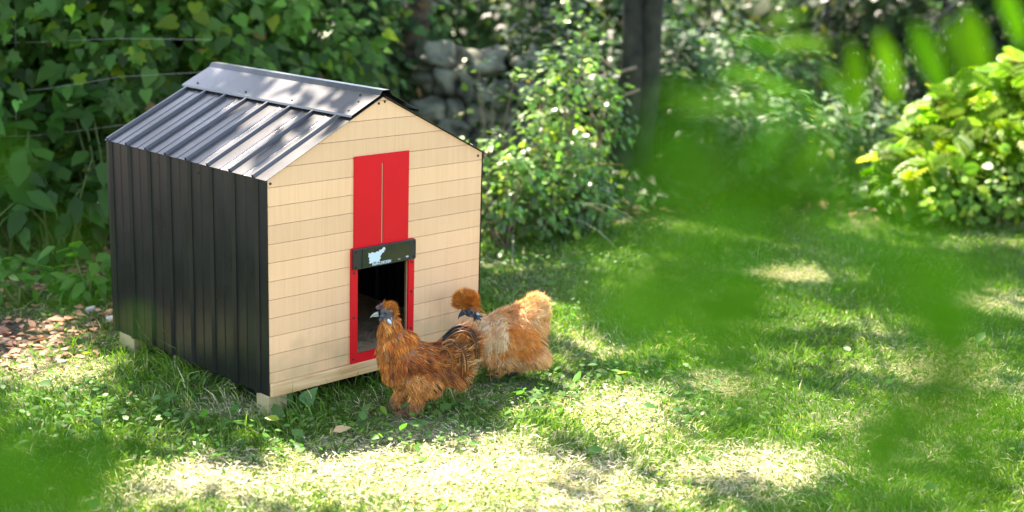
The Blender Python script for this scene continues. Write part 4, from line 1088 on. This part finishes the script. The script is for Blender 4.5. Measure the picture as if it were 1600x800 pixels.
# ------------------------------------------------------------------ lawn grass
def sample_ground(n, d0, d1, power, marg=1.0):
    d = (rng.random(n) * (d1 ** power - d0 ** power) + d0 ** power) ** (1 / power)
    s = rng.uniform(-1, 1, n) * (.374 * d + marg)
    f = RC @ np.array([0, 0, -1]); f[2] = 0; f = norm(f); rgt = RC @ np.array([1, 0, 0]); rgt[2] = 0; rgt = norm(rgt)
    p = CAM[:2] + d[:, None] * .985 * f[:2] + s[:, None] * rgt[:2]
    return p[:, 0], p[:, 1], d
def inside_coop(x, y, m=0.): return (x > -m) & (x < W + m) & (y > -m) & (y < D + m)
FEET = [(gr[0] - .03, gr[1] - .05), (gh[0] - .03, gh[1] - .05)]
def grass(n, d0, d1, power, h0, h1, wd, seedlabel, name, kindstuff=True, keep=None, colf=None, lie=.8):
    x, y, d = sample_ground(n, d0, d1, power)
    k = (~inside_coop(x, y, -.05)) & (rng.random(n) > bare(x, y) * 1.15)
    if keep is not None: k &= keep(x, y)
    x, y, d = x[k], y[k], d[k]; n = len(x)
    dry = dryness(x, y)
    clump = fbm(x, y, 9, 30); tall = np.clip((vnoise(x, y, 3, 31) - .35) * 2, 0, 1)
    edge = np.exp(-np.maximum(0, np.maximum(np.maximum(-x, x - W), np.maximum(-y, y - D))) / .09)
    h = (h0 + (h1 - h0) * rng.random(n) ** 1.5) * (.45 + .9 * clump) * (1 - .45 * dry) * (1 + .9 * edge * rng.random(n)) * (.8 + .4 * tall) * (1 - .75 * np.maximum(np.exp(-((x - FEET[0][0]) ** 2 + (y - FEET[0][1]) ** 2) / .012), np.exp(-((x - FEET[1][0]) ** 2 + (y - FEET[1][1]) ** 2) / .010)))
    base_a = vnoise(x, y, 2.5, 33) * 9 + vnoise(x, y, 11, 34) * 5
    a = base_a + rng.normal(0, 1.0, n); tilt = np.clip(rng.normal(lie, .35, n) + .5 * dry, 0, 1.45)
    d0_ = np.stack([np.cos(a) * np.sin(tilt * .6), np.sin(a) * np.sin(tilt * .6), np.cos(tilt * .6)], -1)
    d1_ = np.stack([np.cos(a) * np.sin(tilt * 1.2), np.sin(a) * np.sin(tilt * 1.2), np.maximum(np.cos(tilt * 1.2), -.1)], -1)
    ws = wd * rng.uniform(.6, 1.3, n) * (d / 4) ** .6
    b = rng.uniform(0, 2 * math.pi, n); side = norm(np.cross(d0_, np.stack([np.cos(b), np.sin(b), np.zeros(n)], -1))) * ws[:, None]
    P0 = np.stack([x, y, hz(x, y) - .002], -1); P1 = P0 + d0_ * (h * .5)[:, None]; P2 = P1 + d1_ * (h * .5)[:, None]
    V = np.stack([P0 - side * .8, P0 + side * .8, P1 + side, P1 - side, P2], 1)
    base = (np.arange(n) * 5)[:, None, None]
    F = (np.array([(0, 1, 2), (0, 2, 3), (3, 2, 4)])[None] + base).reshape(-1, 3)
    C = np.array([.080, .175, .016]) * np.exp(rng.normal(0, .22, (n, 1))) * np.exp(rng.normal(0, .07, (n, 3))) * (.75 + .5 * vnoise(x, y, 1.7, 36))[:, None]
    isd = rng.random(n) < np.clip(.04 + dry ** 1.3 * .62, 0, .9)
    C[isd] = np.array([.44, .40, .25]) * np.exp(rng.normal(0, .2, (isd.sum(), 1)))
    mid = (rng.random(n) < .18) & ~isd; C[mid] = np.array([.17, .27, .05]) * np.exp(rng.normal(0, .2, (mid.sum(), 1)))
    o = np_mesh(name, V.reshape(-1, 3), F, M_GRASS, None, np.repeat(np.clip(C, .005, .7), 5, 0))
    return tag(o, seedlabel, 'grass', kind='stuff')
grass(430000, 3.0, 10.5, -.15, .022, .05, .0018, 'short mown lawn grass, green with dry pale patches', 'lawn_grass')
grass(34000, 3.0, 8.0, -.1, .06, .11, .0017, 'longer uncut grass blades around the coop', 'long_grass', lie=.75,
      keep=lambda x, y: rng.random(len(x)) < np.clip(np.exp(-np.maximum(0, np.hypot(np.maximum(0, np.abs(x - .42) - .42), np.maximum(0, np.abs(y - .44) - .44)) - .05) / .22) + .12 * (fbm(x, y, 2.2, 40) > .52), 0, 1) * (1 - .8 * dryness(x, y)))
# loose hay
def hay(n, L_, wd, colr, name, label, keepf):
    x, y, d = sample_ground(n, 3.0, 8.5, -.2)
    k = keepf(x, y) & ~inside_coop(x, y, .0); x, y = x[k], y[k]; n = len(x)
    z = hz(x, y) + rng.uniform(.004, .022, n); a = rng.uniform(0, 2 * math.pi, n); l_ = L_ * rng.uniform(.4, 1.3, n)
    dv = np.stack([np.cos(a), np.sin(a), rng.normal(0, .12, n)], -1); P = np.stack([x, y, z], -1)
    b = a + rng.normal(0, .35, n); dv2 = np.stack([np.cos(b), np.sin(b), rng.normal(-.1, .12, n)], -1)
    s = norm(np.cross(dv, np.array([0, 0, 1.]))) * wd
    P1 = P + dv * (l_ * .5)[:, None]; P2 = P1 + dv2 * (l_ * .5)[:, None]
    V = np.stack([P - s, P + s, P1 + s, P1 - s, P2], 1)
    F = (np.array([(0, 1, 2), (0, 2, 3), (3, 2, 4)])[None] + (np.arange(n) * 5)[:, None, None]).reshape(-1, 3)
    C = np.clip(np.array(colr) * np.exp(rng.normal(0, .25, (n, 1))), 0, .75)
    return tag(np_mesh(name, V.reshape(-1, 3), F, M_STRAW, None, np.repeat(C, 5, 0)), label, 'hay', kind='stuff')
hay(120000, .032, .0009, (.46, .42, .28), 'dry_cuttings', 'dry pale grass cuttings strewn over the lawn', lambda x, y: rng.random(len(x)) < .02 + .75 * dryness(x, y) ** 1.6)
# clover and small weeds
def groundcover(name, label, n, size, kind, colr, keepf, hh=(.01, .04)):
    x, y, d = sample_ground(n, 3.0, 8.5, -.1)
    k = keepf(x, y) & ~inside_coop(x, y, .0); x, y = x[k], y[k]; n = len(x)
    P = np.stack([x, y, hz(x, y) + rng.uniform(hh[0], hh[1], n)], -1)
    N = norm(np.array([0, 0, 1.]) + rdir(n) * .55); Xd = rdir(n) * np.array([1, 1, .3])
    V, F, C = leaves(kind, P, Xd, N, size * np.exp(rng.normal(0, .3, n)), leafcol(n, colr, .22, .03))
    return tag(np_mesh(name, V, F, M_LEAF, None, C), label, 'weeds', kind='stuff')
near = lambda px, py, r_: (lambda x, y: np.exp(-((x - px) ** 2 + (y - py) ** 2) / (r_ * r_)))
WP = [(*gnd(u_, v_)[:2], r_) for u_, v_, r_ in ((810, 440, .4), (760, 420, .3), (250, 640, .22), (380, 690, .18), (650, 665, .2), (780, 620, .2), (880, 480, .25), (1100, 640, .15), (880, 400, .5), (480, 680, .15), (1180, 470, .25), (160, 640, .25), (930, 600, .2))]
def weedkeep(x, y):
    w = np.zeros(len(x))
    for a, b, r_ in WP: w = np.maximum(w, np.exp(-((x - a) ** 2 + (y - b) ** 2) / (r_ * r_)))
    return rng.random(len(x)) < np.clip(w * (.3 + .9 * (fbm(x, y, 7, 50) > .47)) + .03 + .3 * np.clip(bare(x, y) - .1, 0, 1) * (fbm(x, y, 5, 51) > .5), 0, 1)
groundcover('clover', 'low clover and small leaved weeds growing in the lawn', 46000, .017, 'small', (.07, .17, .03), weedkeep)
groundcover('creeping_weeds', 'creeping broad leaved weeds along the hedge foot and the coop', 13000, .035, 'ovate', (.065, .16, .035), lambda x, y: weedkeep(x, y) & (rng.random(len(x)) < .4), (.015, .06))
# leaf litter
x, y, d = sample_ground(36000, 4.2, 9.0, .5); k = (rng.random(len(x)) < np.clip(bare(x, y), 0, 1) ** 1.5) & ~inside_coop(x, y, .02); x, y = x[k], y[k]; n = len(x)
V, F, C = leaves('ovate', np.stack([x, y, hz(x, y) + rng.uniform(.002, .012, n)], -1), rdir(n) * np.array([1, 1, .1]), norm(np.array([0, 0, 1.]) + rdir(n) * .5), .032 * np.exp(rng.normal(0, .35, n)),
                 np.clip(np.array([.33, .165, .10]) * np.exp(rng.normal(0, .45, (n, 1))), .01, .6))
tag(np_mesh('leaf_litter', V, F, M_STRAW, None, C), 'dry brown fallen leaves on the bare earth below the hedge', 'leaf litter', kind='stuff')
# creeping ivy over the bank behind the hedge line
x, y, d = sample_ground(90000, 6.3, 19.0, 1.0, 2.5)
k = (rng.random(len(x)) < np.clip(bare(x, y) * 1.3 - .05, 0, 1) * np.where(d < 7, .5, 1)) & (np.hypot(x - SOIL0[0], y - SOIL0[1]) > .9); x, y, d = x[k], y[k], d[k]; n = len(x)
V, F, C = leaves('ivy', np.stack([x, y, hz(x, y) + rng.uniform(.02, .16, n)], -1), rdir(n) * np.array([1, 1, .4]), norm(np.array([-.5, -.5, .9]) + rdir(n) * .5), .06 * np.exp(rng.normal(0, .25, n)) * (d / 8) ** .5,
                 leafcol(n, (.045, .10, .022), .4, .05))
tag(np_mesh('ground_ivy', V, F, M_LEAF, None, C), 'ivy and woodland weeds covering the bank behind the hedge', 'ground cover', kind='stuff')
# single things on the lawn
def one_leaf(name, label, P, xd, nrm, s, colr, kind='ovate', cat='leaf'):
    V, F, C = leaves(kind, np.zeros((1, 3)), np.array([xd], float), np.array([nrm], float), np.array([s]), np.array([colr]))
    o = np_mesh(name, V, F, M_LEAF, None, C); o.location = P; return tag(o, label, cat)
g_ = gnd(520, 690); one_leaf('dead_leaf', 'curled pale brown dead leaf lying on the grass in front of the coop', (g_[0], g_[1], .03), (.6, -.2, .1), (-.3, -.4, 1), .055, (.55, .36, .20))
g_ = gnd(452, 640); one_leaf('plantain_leaf', 'broad upright green leaf beside the front left foot of the coop', (g_[0], g_[1], .01), (-.12, .05, 1), (-.5, -.85, .2), .062, (.11, .20, .07))
g_ = gnd(476, 642); one_leaf('plantain_leaf', 'broad tilted green leaf just right of the upright one by the coop foot', (g_[0], g_[1], .028), (.3, -.25, .5), (-.5, -.6, .7), .06, (.09, .20, .07), 'heart')
for u_, v_, s_, lb in ((205, 505, .05, 'white pebble by the rear left corner of the coop'), (170, 488, .03, 'small grey pebble on the bare earth left of the coop')):
    g_ = gnd(u_ - 28, v_); mb = MB(); stone(mb, (0, 0, 0), (s_ * .5, s_ * .4, s_ * .3), rs); o = mb.build('pebble', simple('pale_stone', (.45, .44, .40), .8), None, smooth=True); o.location = (g_[0], g_[1], .012); tag(o, lb, 'stone')

# ------------------------------------------------------------------ leafy branches close to the camera
def branch(label, pts, leaf_list, size, n_extra=0, kind='compound', colr=(.09, .22, .015)):
    """pts: stem points (u, v, distance); leaf_list: (u, v, distance, direction u, direction v, length)"""
    o0 = at(*pts[0]); root = empty('leafy_branch', tuple(o0), 0, label, 'branch', 'leafy branches hanging close to the camera')
    MB().tube([at(*q) - o0 for q in pts], [.0005 * (1 - .6 * i / (len(pts) - 1)) for i in range(len(pts))], 6).build('stem', simple('shaded_twig', (.012, .03, .004), .9, spec=.05), root, smooth=True)
    P = []; Xd = []; N = []; S = []
    for (u_, v_, d_, du, dv, L_) in leaf_list:
        p = at(u_, v_, d_); e = at(u_ + du, v_ + dv, d_ * 1.0)
        P.append(p - o0); Xd.append(norm(e - p) + rng.normal(0, .12, 3)); S.append(L_)
        N.append(norm(RC @ np.array([0, 0, 1.]) * .8 + np.array([0, 0, .5]) + rng.normal(0, .25, 3)))
    P, Xd, N, S = map(np.array, (P, Xd, N, S))
    V, F, C = leaves(kind, P, Xd, N, S, leafcol(len(P), colr, .12, 0, 0))
    np_mesh('foliage', V, F, M_NEAR, root, C)
def row(u0, v0, u1, v1, d, n, du, dv, L_, jit=8):
    return [(u0 + (u1 - u0) * i / max(1, n - 1) + rng.normal(0, jit), v0 + (v1 - v0) * i / max(1, n - 1) + rng.normal(0, jit * .5), d + rng.normal(0, .02), du + rng.normal(0, 6), dv + rng.normal(0, 6), L_ * rng.uniform(.85, 1.15)) for i in range(n)]
def cloud(u, v, ru, rv, d, n, L_, dd=.05):
    out = []
    for _ in range(n):
        a = rng.uniform(0, 2 * math.pi); q = rng.random() ** .5
        b = rng.uniform(0, 2 * math.pi); out.append((u + math.cos(a) * q * ru, v + math.sin(a) * q * rv, d + rng.normal(0, dd), math.cos(b) * 50, math.sin(b) * 50 + 25, L_ * rng.uniform(.7, 1.2)))
    return out
NG = (.021, .078, .003)
branch('leafy branch with a row of hanging narrow leaflets across the upper right', [(1700, -90, 1.3), (1540, -10, 1.3), (1370, 45, 1.3), (1280, 90, 1.3), (1180, 150, 1.3)],
       [(u_, v_, 1.25 + .01 * q_, du, dv, l_) for q_, (u_, v_, du, dv, l_) in enumerate([
           (1372, 45, 45, 130, .078), (1425, 30, 38, 140, .082), (1478, 25, 26, 140, .080), (1505, 5, 48, 125, .078), (1283, 95, 48, 120, .076), (1228, 125, 50, 80, .060),
           (1330, 60, 20, 150, .080), (1560, -30, 40, 110, .075), (1235, 92, -100, -24, .066), (1300, 70, -110, -10, .066), (1195, 40, 60, -18, .045), (1250, 150, -120, -36, .080), (1190, 120, -90, 10, .05)])], .08, kind='lance', colr=(.05, .15, .005))
branch('leafy twig reaching left below the hanging leaflets towards the pale trunk', [(1500, -60, .85), (1330, 60, .85), (1200, 120, .82), (1090, 160, .8)],
       row(1290, 200, 1230, 170, .8, 2, -60, 80, .040) + row(1230, 150, 1110, 150, .8, 3, -100, 0, .040), .08, kind='lance', colr=(.045, .14, .005))
branch('blurred leafy branch hanging over the middle of the lawn and the pale trunk', [(1500, -100, .50), (1300, 80, .48), (1120, 250, .46), (1050, 330, .45)],
       cloud(1180, 260, 125, 85, .47, 17, .021) + cloud(1090, 330, 110, 40, .45, 9, .018) + cloud(1010, 240, 16, 90, .45, 3, .014), .08, kind='ovate', colr=NG)
branch('blurred leafy branch over the right half of the lawn', [(1800, 200, .45), (1560, 380, .43), (1450, 470, .42), (1300, 480, .42), (1100, 470, .42)],
       cloud(1470, 450, 65, 95, .44, 28, .020) + cloud(1490, 560, 30, 60, .44, 6, .018) + cloud(1120, 450, 170, 70, .42, 46, .018) + cloud(1340, 340, 100, 40, .42, 8, .016) + cloud(1500, 560, 40, 40, .42, 3, .015), .07, kind='ovate', colr=NG)
branch('blurred leafy branch rising from the lower right corner', [(1750, 900, .45), (1600, 800, .43), (1450, 740, .42), (1250, 700, .41)],
       cloud(1450, 690, 140, 65, .42, 36, .018) + cloud(1190, 590, 110, 30, .41, 12, .015) + cloud(1590, 560, 30, 160, .41, 8, .015) + cloud(1250, 770, 100, 30, .41, 6, .014), .06, kind='ovate', colr=NG)
branch('blurred leafy branch in the lower left corner', [(-120, 900, .42), (0, 790, .41), (110, 730, .41), (190, 690, .4)],
       cloud(50, 745, 110, 60, .42, 20, .020) + cloud(150, 700, 60, 40, .41, 7, .013) + cloud(20, 640, 30, 40, .41, 4, .015), .06, kind='ovate', colr=NG)
branch('blurred leafy twig across the left edge in front of the large leaves', [(-140, 330, .5), (-20, 300, .48), (60, 270, .46), (120, 250, .46)],
       cloud(20, 265, 60, 18, .47, 4, .015) + cloud(50, 400, 60, 12, .47, 3, .014) + cloud(196, 498, 6, 6, .75, 1, .017) + cloud(70, 480, 60, 8, .46, 2, .013), .06, kind='ovate', colr=NG)
